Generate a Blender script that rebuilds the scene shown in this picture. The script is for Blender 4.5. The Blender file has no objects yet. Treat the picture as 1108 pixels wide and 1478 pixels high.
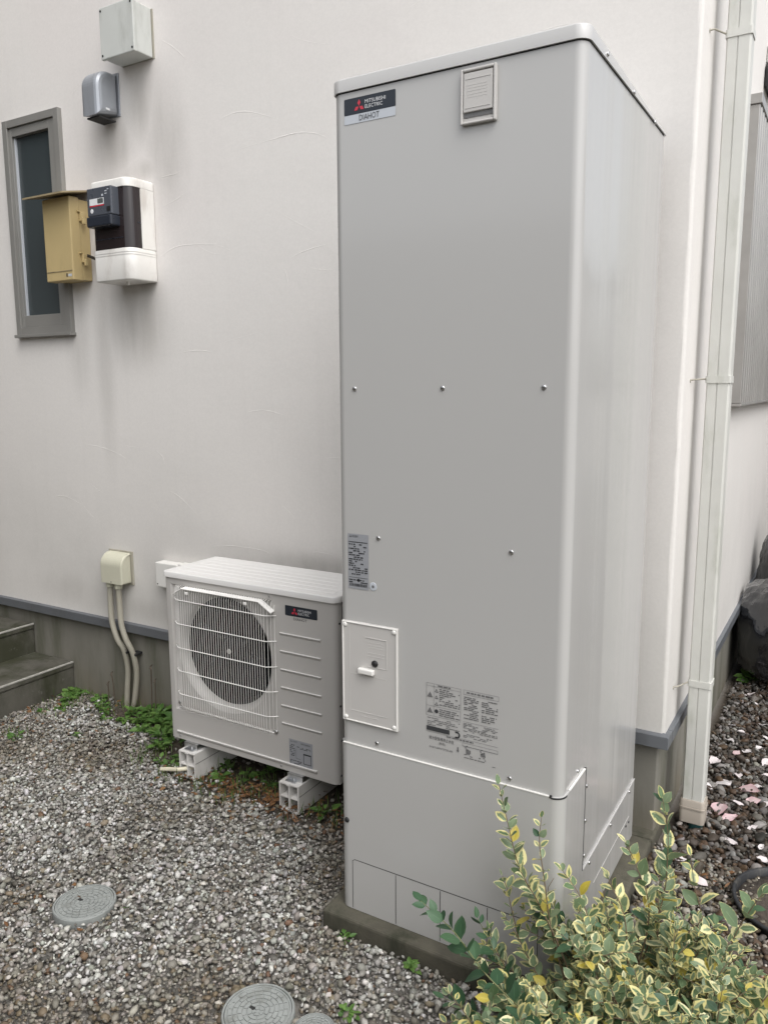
import bpy, bmesh, math, random
import numpy as np
from mathutils import Vector, Matrix, noise as mnoise

sc = bpy.context.scene
COL = sc.collection
rng = np.random.default_rng(7)
random.seed(7)

# ------------------------------------------------------------------ camera
cam_d = bpy.data.cameras.new('camera')
cam = bpy.data.objects.new('camera', cam_d); COL.objects.link(cam)
cam_d.sensor_fit = 'VERTICAL'; cam_d.sensor_height = 36.0; cam_d.lens = 36.0 * 1138.87 / 1478.0
cam_d.clip_start = 0.02; cam_d.clip_end = 600
YAW, PITCH, ROLL = math.radians(30.7295), math.radians(9.0063), math.radians(-0.2464)
CAMP = Vector((1.162, -1.716, 1.4644))
fw = Vector((-math.sin(YAW) * math.cos(PITCH), math.cos(YAW) * math.cos(PITCH), -math.sin(PITCH)))
rt = Vector((math.cos(YAW), math.sin(YAW), 0)); up = rt.cross(fw)
r2 = rt * math.cos(ROLL) + up * math.sin(ROLL); u2 = -rt * math.sin(ROLL) + up * math.cos(ROLL)
cam.matrix_world = Matrix(((r2.x, u2.x, -fw.x, CAMP.x), (r2.y, u2.y, -fw.y, CAMP.y), (r2.z, u2.z, -fw.z, CAMP.z), (0, 0, 0, 1)))
sc.camera = cam

# ------------------------------------------------------------------ sky, sun, exposure
SUN_ELEV, SUN_AZ = math.radians(56), math.radians(123)      # azimuth clockwise from +Y: front right of the wall
w = bpy.data.worlds.new('World'); sc.world = w; w.use_nodes = True
nt = w.node_tree
bg = nt.nodes['Background']
sky = nt.nodes.new('ShaderNodeTexSky'); sky.sky_type = 'NISHITA'; sky.sun_disc = False
sky.sun_elevation = SUN_ELEV; sky.sun_rotation = SUN_AZ
sky.air_density = 1.0; sky.dust_density = 4.0; sky.ozone_density = 1.0
hs = nt.nodes.new('ShaderNodeHueSaturation'); hs.inputs['Saturation'].default_value = 0.22
nt.links.new(sky.outputs[0], hs.inputs['Color']); nt.links.new(hs.outputs[0], bg.inputs[0])
bg.inputs[1].default_value = 0.15
sd = bpy.data.lights.new('sun', 'SUN'); sd.energy = 0.8; sd.angle = math.radians(90); sd.color = (1.0, 0.985, 0.96)
sun = bpy.data.objects.new('sun', sd); COL.objects.link(sun)
sdir = Vector((math.sin(SUN_AZ) * math.cos(SUN_ELEV), math.cos(SUN_AZ) * math.cos(SUN_ELEV), math.sin(SUN_ELEV)))
sun.rotation_euler = sdir.to_track_quat('Z', 'Y').to_euler(); sun.location = (3, -5, 8)
sc.view_settings.view_transform = 'Standard'; sc.view_settings.look = 'None'
sc.view_settings.exposure = 0.71; sc.view_settings.gamma = 1.0; sc.view_settings.use_curve_mapping = False

# ------------------------------------------------------------------ materials
def new_mat(name):
    m = bpy.data.materials.new(name); m.use_nodes = True
    return m, m.node_tree, m.node_tree.nodes['Principled BSDF']
def N(t, kind, **kw):
    n = t.nodes.new(kind)
    for k, v in kw.items(): setattr(n, k, v)
    return n
def L(t, a, b): t.links.new(a, b)
def math_node(t, op, a, b=None, c=None, clamp=False):
    n = N(t, 'ShaderNodeMath', operation=op); n.use_clamp = clamp
    for i, v in enumerate((a, b, c)):
        if v is None: continue
        if isinstance(v, (int, float)): n.inputs[i].default_value = v
        else: L(t, v, n.inputs[i])
    return n.outputs[0]
def mixc(t, fac, a, b, blend='MIX'):
    n = N(t, 'ShaderNodeMix', data_type='RGBA', blend_type=blend)
    for sock, v in ((n.inputs[0], fac), (n.inputs[6], a), (n.inputs[7], b)):
        if isinstance(v, (int, float)): sock.default_value = v
        elif isinstance(v, (tuple, list)): sock.default_value = (*v, 1) if len(v) == 3 else v
        else: L(t, v, sock)
    return n.outputs[2]
def pos(t): return N(t, 'ShaderNodeNewGeometry').outputs['Position']
def mapped(t, vec, scale, loc=(0, 0, 0)):
    m = N(t, 'ShaderNodeMapping'); m.inputs['Scale'].default_value = scale; m.inputs['Location'].default_value = loc
    L(t, vec, m.inputs['Vector']); return m.outputs[0]
def noise(t, vec, scale, detail=3, rough=.5):
    n = N(t, 'ShaderNodeTexNoise'); n.inputs['Scale'].default_value = scale
    n.inputs['Detail'].default_value = detail; n.inputs['Roughness'].default_value = rough
    L(t, vec, n.inputs['Vector']); return n.outputs[0]
def ramp(t, fac, lo, hi, a=0., b=1.):
    n = N(t, 'ShaderNodeMapRange'); n.interpolation_type = 'SMOOTHSTEP'
    for i, v in enumerate((lo, hi, a, b)): n.inputs[1 + i].default_value = v
    L(t, fac, n.inputs[0]); return n.outputs[0]
def bump(t, h, strength, dist, normal=None):
    n = N(t, 'ShaderNodeBump'); n.inputs['Strength'].default_value = strength; n.inputs['Distance'].default_value = dist
    L(t, h, n.inputs['Height'])
    if normal is not None: L(t, normal, n.inputs['Normal'])
    return n.outputs[0]

def pmat(name, col, rough=.5, metal=0., var=.06, vscale=6., bmp=0., bscale=120., bdist=.001, dirt=None, dscale=9., damt=.5, spec=.5, coat=0.):
    m, t, b = new_mat(name)
    p = pos(t)
    n = noise(t, p, vscale, 4, .6)
    c = mixc(t, n, tuple(x * (1 - var * 2) for x in col), tuple(min(1, x * (1 + var * 2)) for x in col))
    if dirt:
        d = ramp(t, noise(t, mapped(t, p, (1, 1, .35)), dscale, 6, .65), .5, .72, 0, damt)
        c = mixc(t, d, c, dirt)
    L(t, c, b.inputs['Base Color'])
    r = math_node(t, 'MULTIPLY_ADD', noise(t, p, vscale * 4, 3), .22, max(0.02, rough - .11))
    L(t, r, b.inputs['Roughness'])
    b.inputs['Metallic'].default_value = metal; b.inputs['Specular IOR Level'].default_value = spec
    if coat: b.inputs['Coat Weight'].default_value = coat; b.inputs['Coat Roughness'].default_value = .12
    if bmp: L(t, bump(t, noise(t, p, bscale, 3), bmp, bdist), b.inputs['Normal'])
    return m

MAT = {}
# painted steel of the tank: slightly wavy sheet, fine orange peel
def steel_paint(name, col, rough, wav, coat=0.):
    m, t, b = new_mat(name)
    p = pos(t)
    n = noise(t, mapped(t, p, (1, 1, .3)), .8, 1)
    c = mixc(t, n, tuple(x * .98 for x in col), tuple(x * 1.02 for x in col))
    L(t, c, b.inputs['Base Color'])
    b.inputs['Roughness'].default_value = rough
    big = bump(t, noise(t, mapped(t, p, (.3, 6, .10)), 1.5, 2), wav, .02)
    L(t, bump(t, noise(t, p, 900, 2), .02, .0004, big), b.inputs['Normal'])
    b.inputs['Coat Weight'].default_value = coat; b.inputs['Coat Roughness'].default_value = .13
    L(t, big, b.inputs['Coat Normal'])
    return m
MAT['tank'] = steel_paint('tank_paint', (.455, .451, .440), .26, .22, .6)
MAT['tank_lid'] = steel_paint('tank_lid_paint', (.50, .495, .485), .30, .05, .5)
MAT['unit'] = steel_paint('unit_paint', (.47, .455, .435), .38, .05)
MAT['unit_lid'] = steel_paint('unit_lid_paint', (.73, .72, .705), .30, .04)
MAT['plastic_grey'] = pmat('warm_grey_plastic', (.52, .505, .485), .45, var=.02)
MAT['plastic_white'] = pmat('white_plastic', (.74, .73, .70), .42, var=.03)
MAT['guard'] = pmat('white_coated_wire', (.86, .85, .82), .4, var=.03)
MAT['black'] = pmat('black_rubber', (.012, .012, .013), .5, var=.1)
MAT['seam'] = pmat('dark_joint', (.02, .02, .02), .8, var=.1)
MAT['fan'] = pmat('dark_grey_fan', (.005, .0055, .0065), .6, var=.1, spec=.25)
MAT['navy'] = pmat('navy_print', (.018, .024, .034), .38, var=.03)
MAT['red'] = pmat('red_print', (.55, .035, .06), .4, var=.03)
MAT['white_print'] = pmat('white_print', (.72, .73, .74), .4, var=.02)
MAT['silver_print'] = pmat('silver_label', (.50, .53, .57), .35, var=.03)
MAT['silver_dark'] = pmat('grey_silver_label', (.30, .31, .33), .35, var=.05)
MAT['ink'] = pmat('dark_ink', (.045, .047, .05), .5, var=.05)
MAT['ink_soft'] = pmat('grey_ink', (.15, .15, .15), .5, var=.25, vscale=300)
MAT['steel'] = pmat('zinc_steel', (.62, .63, .64), .32, 1.0, var=.08, vscale=60)
MAT['screw'] = pmat('screw_metal', (.55, .55, .55), .28, 1.0, var=.05)
MAT['cream_plastic'] = pmat('aged_cream_plastic', (.56, .55, .44), .5, var=.05, dirt=(.33, .31, .22), damt=.25)
MAT['hose'] = pmat('cream_hose', (.66, .62, .48), .5, var=.06, dirt=(.3, .26, .18), damt=.3)
MAT['conduit'] = pmat('grey_cream_conduit', (.37, .35, .29), .55, var=.08, dirt=(.17, .15, .11), damt=.45)
MAT['block'] = pmat('white_grey_block', (.66, .645, .62), .5, var=.05, dirt=(.3, .27, .22), damt=.35, dscale=16)
MAT['box_white'] = pmat('grey_white_box', (.56, .575, .55), .45, var=.04, dirt=(.25, .25, .22), damt=.35, dscale=8)
MAT['meter_white'] = pmat('meter_white', (.75, .735, .70), .42, var=.04, dirt=(.36, .30, .25), damt=.4, dscale=10)
MAT['beige'] = pmat('beige_box', (.50, .39, .195), .5, var=.05, dirt=(.28, .21, .11), damt=.3, dscale=10)
MAT['beige_roof'] = pmat('beige_roof', (.31, .25, .15), .6, var=.15, vscale=20, dirt=(.10, .085, .06), damt=.7, dscale=14)
MAT['hood'] = pmat('grey_hood_metal', (.33, .35, .38), .36, .35, var=.06, dirt=(.17, .17, .17), damt=.3)
MAT['bronze'] = pmat('bronze_aluminium', (.27, .265, .25), .42, .2, var=.05)
MAT['shutter'] = pmat('shutter_metal', (.36, .35, .335), .38, .55, var=.12, vscale=5)
MAT['shutter_shade'] = pmat('shutter_groove_shade', (.07, .067, .062), .5, .3, var=.1)  # darker copy of the shutter metal, painting shade between the slats
MAT['flash'] = pmat('grey_flashing', (.155, .165, .18), .42, .3, var=.06, dirt=(.10, .10, .10), damt=.3)
MAT['pipe'] = pmat('downpipe_cream', (.585, .585, .55), .45, var=.06, dirt=(.36, .375, .31), damt=.55, dscale=9)
MAT['pipe_foot'] = pmat('downpipe_foot', (.35, .31, .265), .6, var=.1, dirt=(.2, .17, .13), damt=.5)
MAT['teal'] = pmat('dark_teal_pipe', (.02, .07, .07), .5, var=.1)
MAT['dark_room'] = pmat('dark_room', (.03, .033, .035), .8, var=.1)
MAT['manhole'] = pmat('grey_manhole', (.27, .285, .275), .6, var=.10, vscale=30, dirt=(.12, .12, .10), damt=.5, dscale=18, bmp=.3, bscale=400)
MAT['concrete'] = pmat('mossy_concrete', (.080, .074, .055), .85, var=.35, vscale=14, dirt=(.030, .032, .019), damt=.9, dscale=7, bmp=.5, bscale=160, bdist=.003)
MAT['blocker_siding'] = pmat('blocker_brown_siding', (.10, .085, .07), .7, var=.15, vscale=8)  # dark cladding of the added light blockers
MAT['nosing'] = pmat('worn_step_edge', (.36, .35, .32), .8, var=.2, vscale=18, dirt=(.12, .12, .09), damt=.7, dscale=12)
MAT['soil'] = pmat('dark_soil', (.065, .052, .040), .9, var=.35, vscale=25, bmp=.9, bscale=70, bdist=.01)
def ground_mat():
    m, t, b = new_mat('gravelly_earth')
    p = pos(t); x = N(t, 'ShaderNodeSeparateXYZ'); L(t, p, x.inputs[0])
    n = noise(t, p, 60, 6, .7)
    stony = mixc(t, n, (.13, .12, .105), (.30, .285, .26)); earth = mixc(t, noise(t, p, 25, 5, .6), (.035, .028, .02), (.095, .075, .055))
    f = math_node(t, 'MULTIPLY', ramp(t, x.outputs[1], .30, .42), math_node(t, 'MULTIPLY', ramp(t, x.outputs[0], -2.0, -1.8), ramp(t, x.outputs[1], .9, .86)))
    f = math_node(t, 'MAXIMUM', f, math_node(t, 'MULTIPLY', ramp(t, x.outputs[0], .66, .72), ramp(t, x.outputs[0], 2.6, 2.0)))
    L(t, mixc(t, f, stony, earth), b.inputs['Base Color']); b.inputs['Roughness'].default_value = .9
    L(t, bump(t, n, .9, .01), b.inputs['Normal'])
    return m
MAT['ground'] = ground_mat()
MAT['stem'] = pmat('shrub_stem', (.16, .115, .07), .7, var=.2, vscale=40)
MAT['stem_green'] = pmat('green_stem', (.16, .17, .07), .6, var=.15, vscale=40)
MAT['dry'] = pmat('dry_stalk', (.10, .08, .06), .8, var=.2, vscale=60)
MAT['tub'] = pmat('black_tub', (.016, .017, .019), .55, var=.2, vscale=30, dirt=(.12, .11, .09), damt=.5, dscale=30)

def stucco(name):
    m, t, b = new_mat(name)
    p = pos(t)
    xyz = N(t, 'ShaderNodeSeparateXYZ'); L(t, p, xyz.inputs[0])
    n1 = noise(t, p, 1.3, 4, .55)
    c = mixc(t, n1, (.695, .676, .65), (.76, .733, .705))
    pk = ramp(t, noise(t, mapped(t, p, (1, 1, 1), (5, 3, 2)), .9, 3), .45, .7, 0, .6)
    c = mixc(t, pk, c, (.71, .67, .65))
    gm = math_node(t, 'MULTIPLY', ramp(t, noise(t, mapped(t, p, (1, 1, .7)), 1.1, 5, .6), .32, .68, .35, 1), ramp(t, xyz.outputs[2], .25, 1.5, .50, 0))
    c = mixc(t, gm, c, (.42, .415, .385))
    # rain streaks
    st = noise(t, mapped(t, p, (16, 16, .5)), 1.6, 5, .6)
    c = mixc(t, ramp(t, st, .5, .8, 0, .07), c, (.50, .485, .46))
    # soot and drip marks below the fittings
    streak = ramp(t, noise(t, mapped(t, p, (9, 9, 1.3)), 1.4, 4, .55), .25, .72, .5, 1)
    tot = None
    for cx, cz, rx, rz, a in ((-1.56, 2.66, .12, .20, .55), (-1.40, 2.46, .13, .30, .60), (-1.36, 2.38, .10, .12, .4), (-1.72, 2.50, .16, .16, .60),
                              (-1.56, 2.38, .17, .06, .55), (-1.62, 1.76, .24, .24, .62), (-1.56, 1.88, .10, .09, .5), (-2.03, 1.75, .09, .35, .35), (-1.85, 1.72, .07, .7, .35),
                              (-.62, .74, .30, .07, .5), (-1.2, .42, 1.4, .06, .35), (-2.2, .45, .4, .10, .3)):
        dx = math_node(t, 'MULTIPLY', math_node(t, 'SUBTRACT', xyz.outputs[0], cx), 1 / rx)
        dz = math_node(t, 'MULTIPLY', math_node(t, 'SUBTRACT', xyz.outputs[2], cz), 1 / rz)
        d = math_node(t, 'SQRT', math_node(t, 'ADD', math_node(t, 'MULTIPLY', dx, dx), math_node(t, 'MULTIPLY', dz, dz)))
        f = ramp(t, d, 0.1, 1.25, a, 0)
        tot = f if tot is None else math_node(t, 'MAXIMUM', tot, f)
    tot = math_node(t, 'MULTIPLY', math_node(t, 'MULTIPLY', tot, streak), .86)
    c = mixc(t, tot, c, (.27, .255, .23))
    gn = ramp(t, noise(t, p, 90, 6, .75), .35, .65, .975, 1.015)
    c = mixc(t, 1.0, c, gn, 'MULTIPLY')
    L(t, c, b.inputs['Base Color'])
    b.inputs['Roughness'].default_value = .82; b.inputs['Specular IOR Level'].default_value = .25
    nb = bump(t, noise(t, mapped(t, p, (1, 1, 1.4)), 3, 3, .5), .22, .012)
    nb = bump(t, noise(t, mapped(t, p, (1, 1, 1.6)), 14, 4, .6), .10, .006, nb)
    nb = bump(t, noise(t, p, 70, 5, .7), .09, .003, nb)
    L(t, nb, b.inputs['Normal'])
    return m
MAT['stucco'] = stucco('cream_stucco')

def mortar():
    m, t, b = new_mat('foundation_mortar')
    p = pos(t)
    c = mixc(t, noise(t, p, 2.2, 5, .6), (.135, .13, .108), (.25, .24, .21))
    z = N(t, 'ShaderNodeSeparateXYZ'); L(t, p, z.inputs[0])
    low = math_node(t, 'MULTIPLY', ramp(t, z.outputs[2], -.12, .16, 1, 0), ramp(t, noise(t, mapped(t, p, (1, 1, .4)), 6, 5), .35, .65, .2, 1))
    c = mixc(t, math_node(t, 'MULTIPLY', low, .7), c, (.16, .13, .085))
    alg = ramp(t, noise(t, mapped(t, p, (3, 3, .5), (2, 0, 0)), 2.4, 5, .6), .42, .66, 0, .7)
    c = mixc(t, alg, c, (.085, .088, .058))
    L(t, c, b.inputs['Base Color']); b.inputs['Roughness'].default_value = .88
    L(t, bump(t, noise(t, p, 40, 5, .65), .25, .004), b.inputs['Normal'])
    return m
MAT['mortar'] = mortar()

def step_mat():
    m, t, b = new_mat('weathered_step_concrete')
    p = pos(t)
    c = mixc(t, noise(t, p, 9, 5, .65), (.045, .044, .034), (.150, .142, .120))
    mo = ramp(t, noise(t, mapped(t, p, (1, 1, .4)), 5, 7, .7), .40, .62, 0, .9)
    c = mixc(t, mo, c, (.040, .042, .024))
    wh = ramp(t, noise(t, p, 16, 6, .75), .60, .70, 0, .5)
    c = mixc(t, wh, c, (.24, .235, .21))
    L(t, c, b.inputs['Base Color'])
    L(t, ramp(t, noise(t, p, 6, 3), .3, .7, .45, .85), b.inputs['Roughness'])
    L(t, bump(t, noise(t, p, 120, 5, .7), .4, .003), b.inputs['Normal'])
    return m
MAT['step'] = step_mat()

def glass_mat(name, col, rough, alpha_mix=0.):
    m, t, b = new_mat(name)
    b.inputs['Base Color'].default_value = (*col, 1); b.inputs['Roughness'].default_value = rough
    b.inputs['Specular IOR Level'].default_value = .6
    p = pos(t)
    L(t, bump(t, noise(t, p, 3, 2), .05, .02), b.inputs['Normal'])
    c = mixc(t, noise(t, mapped(t, p, (2, 2, 1)), 1.5, 3), tuple(x * .7 for x in col), tuple(x * 1.3 for x in col))
    L(t, c, b.inputs['Base Color'])
    return m
MAT['glass'] = glass_mat('frosted_dark_glass', (.045, .056, .060), .22)
MAT['smoke'] = glass_mat('smoked_cover', (.022, .016, .017), .10)
MAT['meter_grey'] = pmat('meter_grey', (.075, .083, .10), .3, var=.05)
MAT['meter_dark'] = pmat('meter_dark', (.022, .027, .038), .3, var=.05)
MAT['screen'] = pmat('grey_screen', (.10, .11, .11), .2, var=.03)

def bag_mat():
    m, t, b = new_mat('black_plastic_film')
    p = pos(t)
    c = mixc(t, noise(t, p, 7, 3), (.006, .0065, .008), (.022, .023, .026))
    L(t, c, b.inputs['Base Color']); b.inputs['Roughness'].default_value = .17
    cr = math_node(t, 'ABSOLUTE', math_node(t, 'SUBTRACT', noise(t, mapped(t, p, (1, 1, .35)), 6, 4, .55), .5))
    nb = bump(t, cr, .45, .06)
    b.inputs['Coat Weight'].default_value = 1.; b.inputs['Coat Roughness'].default_value = .08; L(t, nb, b.inputs['Coat Normal'])
    L(t, nb, b.inputs['Normal'])
    return m
MAT['bag'] = bag_mat()

def stone_mat(name):
    m, t, b = new_mat(name)
    a = N(t, 'ShaderNodeVertexColor'); a.layer_name = 'Col'
    p = pos(t)
    c = mixc(t, 1.0, a.outputs[0], mixc(t, noise(t, p, 160, 4, .7), (.72, .72, .72), (1.25, 1.25, 1.25)), 'MULTIPLY')
    L(t, c, b.inputs['Base Color']); b.inputs['Roughness'].default_value = .62; b.inputs['Specular IOR Level'].default_value = .35
    L(t, bump(t, noise(t, p, 260, 3), .3, .0012), b.inputs['Normal'])
    return m
MAT['stone'] = stone_mat('gravel_stone')
MAT['stone_wet'] = stone_mat('damp_dark_gravel')

def leaf_mat(name, centre, centre2, margin, margin2, edge0, edge1, trans=.22):
    """variegated leaf: grey green heart, pale margin; the heart follows the leaf's own UV"""
    m, t, b = new_mat(name)
    uv = N(t, 'ShaderNodeUVMap').outputs[0]
    s = N(t, 'ShaderNodeSeparateXYZ'); L(t, uv, s.inputs[0])
    a = N(t, 'ShaderNodeVertexColor'); a.layer_name = 'Col'
    ac = N(t, 'ShaderNodeSeparateColor'); L(t, a.outputs[0], ac.inputs[0])
    p = pos(t)
    # uv.x = 0 midrib .. 1 edge
    e = math_node(t, 'ADD', s.outputs[0], math_node(t, 'MULTIPLY', math_node(t, 'SUBTRACT', noise(t, p, 140, 2), .5), .7))
    e = math_node(t, 'ADD', e, math_node(t, 'MULTIPLY', math_node(t, 'SUBTRACT', ac.outputs[1], .5), .85))
    f = ramp(t, e, edge0, edge1)
    g = mixc(t, ac.outputs[0], centre, centre2)
    mid = ramp(t, s.outputs[0], .0, .10, .25, 0)
    g = mixc(t, mid, g, tuple(min(1, x * 1.9) for x in centre2))
    mg = mixc(t, ac.outputs[2], margin, margin2)
    c = mixc(t, f, g, mg)
    L(t, c, b.inputs['Base Color']); b.inputs['Roughness'].default_value = .42; b.inputs['Specular IOR Level'].default_value = .4
    tr = N(t, 'ShaderNodeBsdfTranslucent'); L(t, c, tr.inputs[0])
    mx = N(t, 'ShaderNodeMixShader'); mx.inputs[0].default_value = trans
    L(t, b.outputs[0], mx.inputs[1]); L(t, tr.outputs[0], mx.inputs[2])
    L(t, mx.outputs[0], t.nodes['Material Output'].inputs[0])
    return m
MAT['leaf_var'] = leaf_mat('variegated_leaf', (.105, .175, .080), (.235, .30, .185), (.72, .69, .42), (.68, .61, .23), .56, .84)
MAT['leaf_green'] = leaf_mat('plain_green_leaf', (.035, .085, .042), (.075, .145, .075), (.05, .10, .05), (.09, .15, .08), .9, 1.2)
MAT['leaf_yellow'] = leaf_mat('yellow_leaf', (.50, .40, .05), (.58, .50, .12), (.60, .52, .18), (.5, .4, .08), .6, 1.)
MAT['weed'] = leaf_mat('weed_leaf', (.060, .135, .030), (.13, .235, .055), (.08, .15, .035), (.14, .21, .06), .8, 1.2)
MAT['grass'] = leaf_mat('grass_blade', (.06, .12, .025), (.13, .19, .05), (.14, .17, .06), (.16, .18, .07), .7, 1.2)
MAT['dead'] = leaf_mat('dead_leaf', (.14, .065, .028), (.22, .12, .055), (.16, .085, .04), (.10, .05, .025), .6, 1., .1)
MAT['petal'] = leaf_mat('pale_petal', (.78, .74, .74), (.72, .55, .56), (.80, .76, .76), (.70, .48, .50), .4, 1., .25)

# ------------------------------------------------------------------ object helpers
WL = {}
def mk(name, verts, faces, mat, parent=None, smooth=False, kind=None):
    """mesh object from world-space vertices; origin at the bbox centre; child of parent"""
    v = np.asarray(verts, float); c = (v.min(0) + v.max(0)) / 2
    me = bpy.data.meshes.new(name); me.from_pydata((v - c).tolist(), [], faces); me.update()
    if smooth is True:
        me.polygons.foreach_set('use_smooth', [True] * len(me.polygons))
    me.materials.append(MAT[mat] if isinstance(mat, str) else mat)
    return put(name, me, Vector(c), parent, kind)
def put(name, data, loc, parent=None, kind=None):
    o = bpy.data.objects.new(name, data); COL.objects.link(o); loc = Vector(loc)
    WL[o.name] = loc.copy(); o.location = loc
    if parent is not None: o.parent = parent; o.location = loc - WL[parent.name]
    if kind: o['kind'] = kind
    return o
def tag(o, label, cat, group=None, kind=None):
    o['label'] = label; o['category'] = cat
    if group: o['group'] = group
    if kind: o['kind'] = kind
    return o
def thing(name, loc, label, cat, group=None):
    return tag(put(name, None, loc), label, cat, group)
def from_bm(name, bm, mat, parent=None, smooth=False, kind=None):
    bm.verts.ensure_lookup_table(); bm.verts.index_update()
    vs = [v.co[:] for v in bm.verts]; fs = [[v.index for v in f.verts] for f in bm.faces]; bm.free()
    return mk(name, vs, fs, mat, parent, smooth, kind)
def bm_box(bm, x0, x1, y0, y1, z0, z1, bev=0., seg=2):
    r = bmesh.ops.create_cube(bm, size=1.0)
    vs = r['verts']
    for v in vs:
        v.co = Vector(((x0 + x1) / 2 + v.co.x * (x1 - x0), (y0 + y1) / 2 + v.co.y * (y1 - y0), (z0 + z1) / 2 + v.co.z * (z1 - z0)))
    if bev:
        es = list({e for v in vs for e in v.link_edges})
        bmesh.ops.bevel(bm, geom=es, offset=bev, segments=seg, affect='EDGES', profile=.5)
def box(name, x0, x1, y0, y1, z0, z1, mat, parent=None, bev=0., seg=2, kind=None):
    bm = bmesh.new(); bm_box(bm, x0, x1, y0, y1, z0, z1, bev, seg)
    return from_bm(name, bm, mat, parent, False, kind)
def boxes(name, lst, mat, parent=None, bev=0., seg=2, kind=None):
    bm = bmesh.new()
    for b in lst: bm_box(bm, *b, bev, seg)
    return from_bm(name, bm, mat, parent, False, kind)
def tube(name, pts, rad, mat, parent=None, seg=10, caps=True, kind=None):
    v, f = tube_geo(pts, rad, seg, caps)
    return mk(name, v, f, mat, parent, True, kind)
def tube_geo(pts, rad, seg=8, caps=True):
    pts = [Vector(p) for p in pts]; n = len(pts)
    rad = [rad] * n if isinstance(rad, (int, float)) else rad
    V, F = [], []
    prev = None
    for i, p in enumerate(pts):
        d = (pts[min(i + 1, n - 1)] - pts[max(i - 1, 0)]).normalized()
        a = (prev - d * prev.dot(d)) if prev is not None else d.orthogonal()
        a.normalize(); prev = a; b = d.cross(a)
        for k in range(seg):
            an = 2 * math.pi * k / seg
            V.append((p + (a * math.cos(an) + b * math.sin(an)) * rad[i])[:])
    for i in range(n - 1):
        for k in range(seg):
            F.append((i * seg + k, i * seg + (k + 1) % seg, (i + 1) * seg + (k + 1) % seg, (i + 1) * seg + k))
    if caps: F.append(tuple(range(seg))[::-1]); F.append(tuple(range((n - 1) * seg, n * seg)))
    return V, F
def spline(pts, n=8):
    """Catmull-Rom through points"""
    P = [Vector(p) for p in pts]; P = [P[0] * 2 - P[1]] + P + [P[-1] * 2 - P[-2]]; out = []
    for i in range(1, len(P) - 2):
        for k in range(n):
            s = k / n; a, b, c, d = P[i - 1], P[i], P[i + 1], P[i + 2]
            out.append(.5 * ((2 * b) + (c - a) * s + (2 * a - 5 * b + 4 * c - d) * s * s + (3 * b - a - 3 * c + d) * s ** 3))
    out.append(P[-2]); return out
def profile_rounded(x0, x1, y0, y1, rads, seg=6, sup=.0015):
    """counter-clockwise rounded rectangle; rads: (x0y0, x1y0, x1y1, x0y1); with support points so flats shade flat"""
    out = []
    for (cx, cy, a0), r in zip(((x0, y0, 180), (x1, y0, 270), (x1, y1, 0), (x0, y1, 90)), rads):
        sx = 1 if cx == x0 else -1; sy = 1 if cy == y0 else -1
        ox, oy = cx + sx * r, cy + sy * r
        arc = [(ox + r * math.cos(math.radians(a0 + 90 * k / seg)), oy + r * math.sin(math.radians(a0 + 90 * k / seg))) for k in range(seg + 1)]
        tin = math.radians(a0 - 90); tout = math.radians(a0 + 180)
        d0 = (math.cos(math.radians(a0 + 90)), math.sin(math.radians(a0 + 90)))     # travel direction at arc start
        d1 = (math.cos(math.radians(a0 + 180)), math.sin(math.radians(a0 + 180)))
        out.append((arc[0][0] - d0[0] * sup, arc[0][1] - d0[1] * sup)); out += arc
        out.append((arc[-1][0] + d1[0] * sup, arc[-1][1] + d1[1] * sup))
    return out
def prism(name, prof, rings, mat, parent=None, cap=True):
    """stack of rings: list of (inset, zfunc or z) over a closed xy profile; sides smooth, caps flat"""
    n = len(prof); c = np.mean(prof, 0); V, F, S = [], [], []
    for ins, z in rings:
        for (x, y) in prof:
            dx, dy = x - c[0], y - c[1]
            px = x - math.copysign(ins, dx); py = y - math.copysign(ins, dy)
            V.append((px, py, z(px, py) if callable(z) else z))
    for i in range(len(rings) - 1):
        for k in range(n):
            F.append((i * n + k, i * n + (k + 1) % n, (i + 1) * n + (k + 1) % n, (i + 1) * n + k)); S.append(i == 0 or True)
    if cap:
        b = len(V); V += V[:n]; F.append(tuple(range(b, b + n))[::-1]); S.append(False)
        b = len(V); V += V[(len(rings) - 1) * n:len(rings) * n]; F.append(tuple(range(b, b + n))); S.append(False)
    o = mk(name, V, F, mat, parent)
    o.data.polygons.foreach_set('use_smooth', S)
    return o
def extrude_yz(name, prof, x0, x1, mat, parent=None, bev=0.):
    """closed profile in (y, z) extruded along x"""
    bm = bmesh.new()
    a = [bm.verts.new((x0, y, z)) for y, z in prof]; b = [bm.verts.new((x1, y, z)) for y, z in prof]
    n = len(prof)
    f1 = bm.faces.new(a); f2 = bm.faces.new(b[::-1])
    for k in range(n): bm.faces.new((a[k], b[k], b[(k + 1) % n], a[(k + 1) % n]))
    bmesh.ops.recalc_face_normals(bm, faces=bm.faces)
    if bev: bmesh.ops.bevel(bm, geom=list(set(f1.edges) | set(f2.edges)), offset=bev, segments=3, affect='EDGES', profile=.5)
    return from_bm(name, bm, mat, parent)
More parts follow.
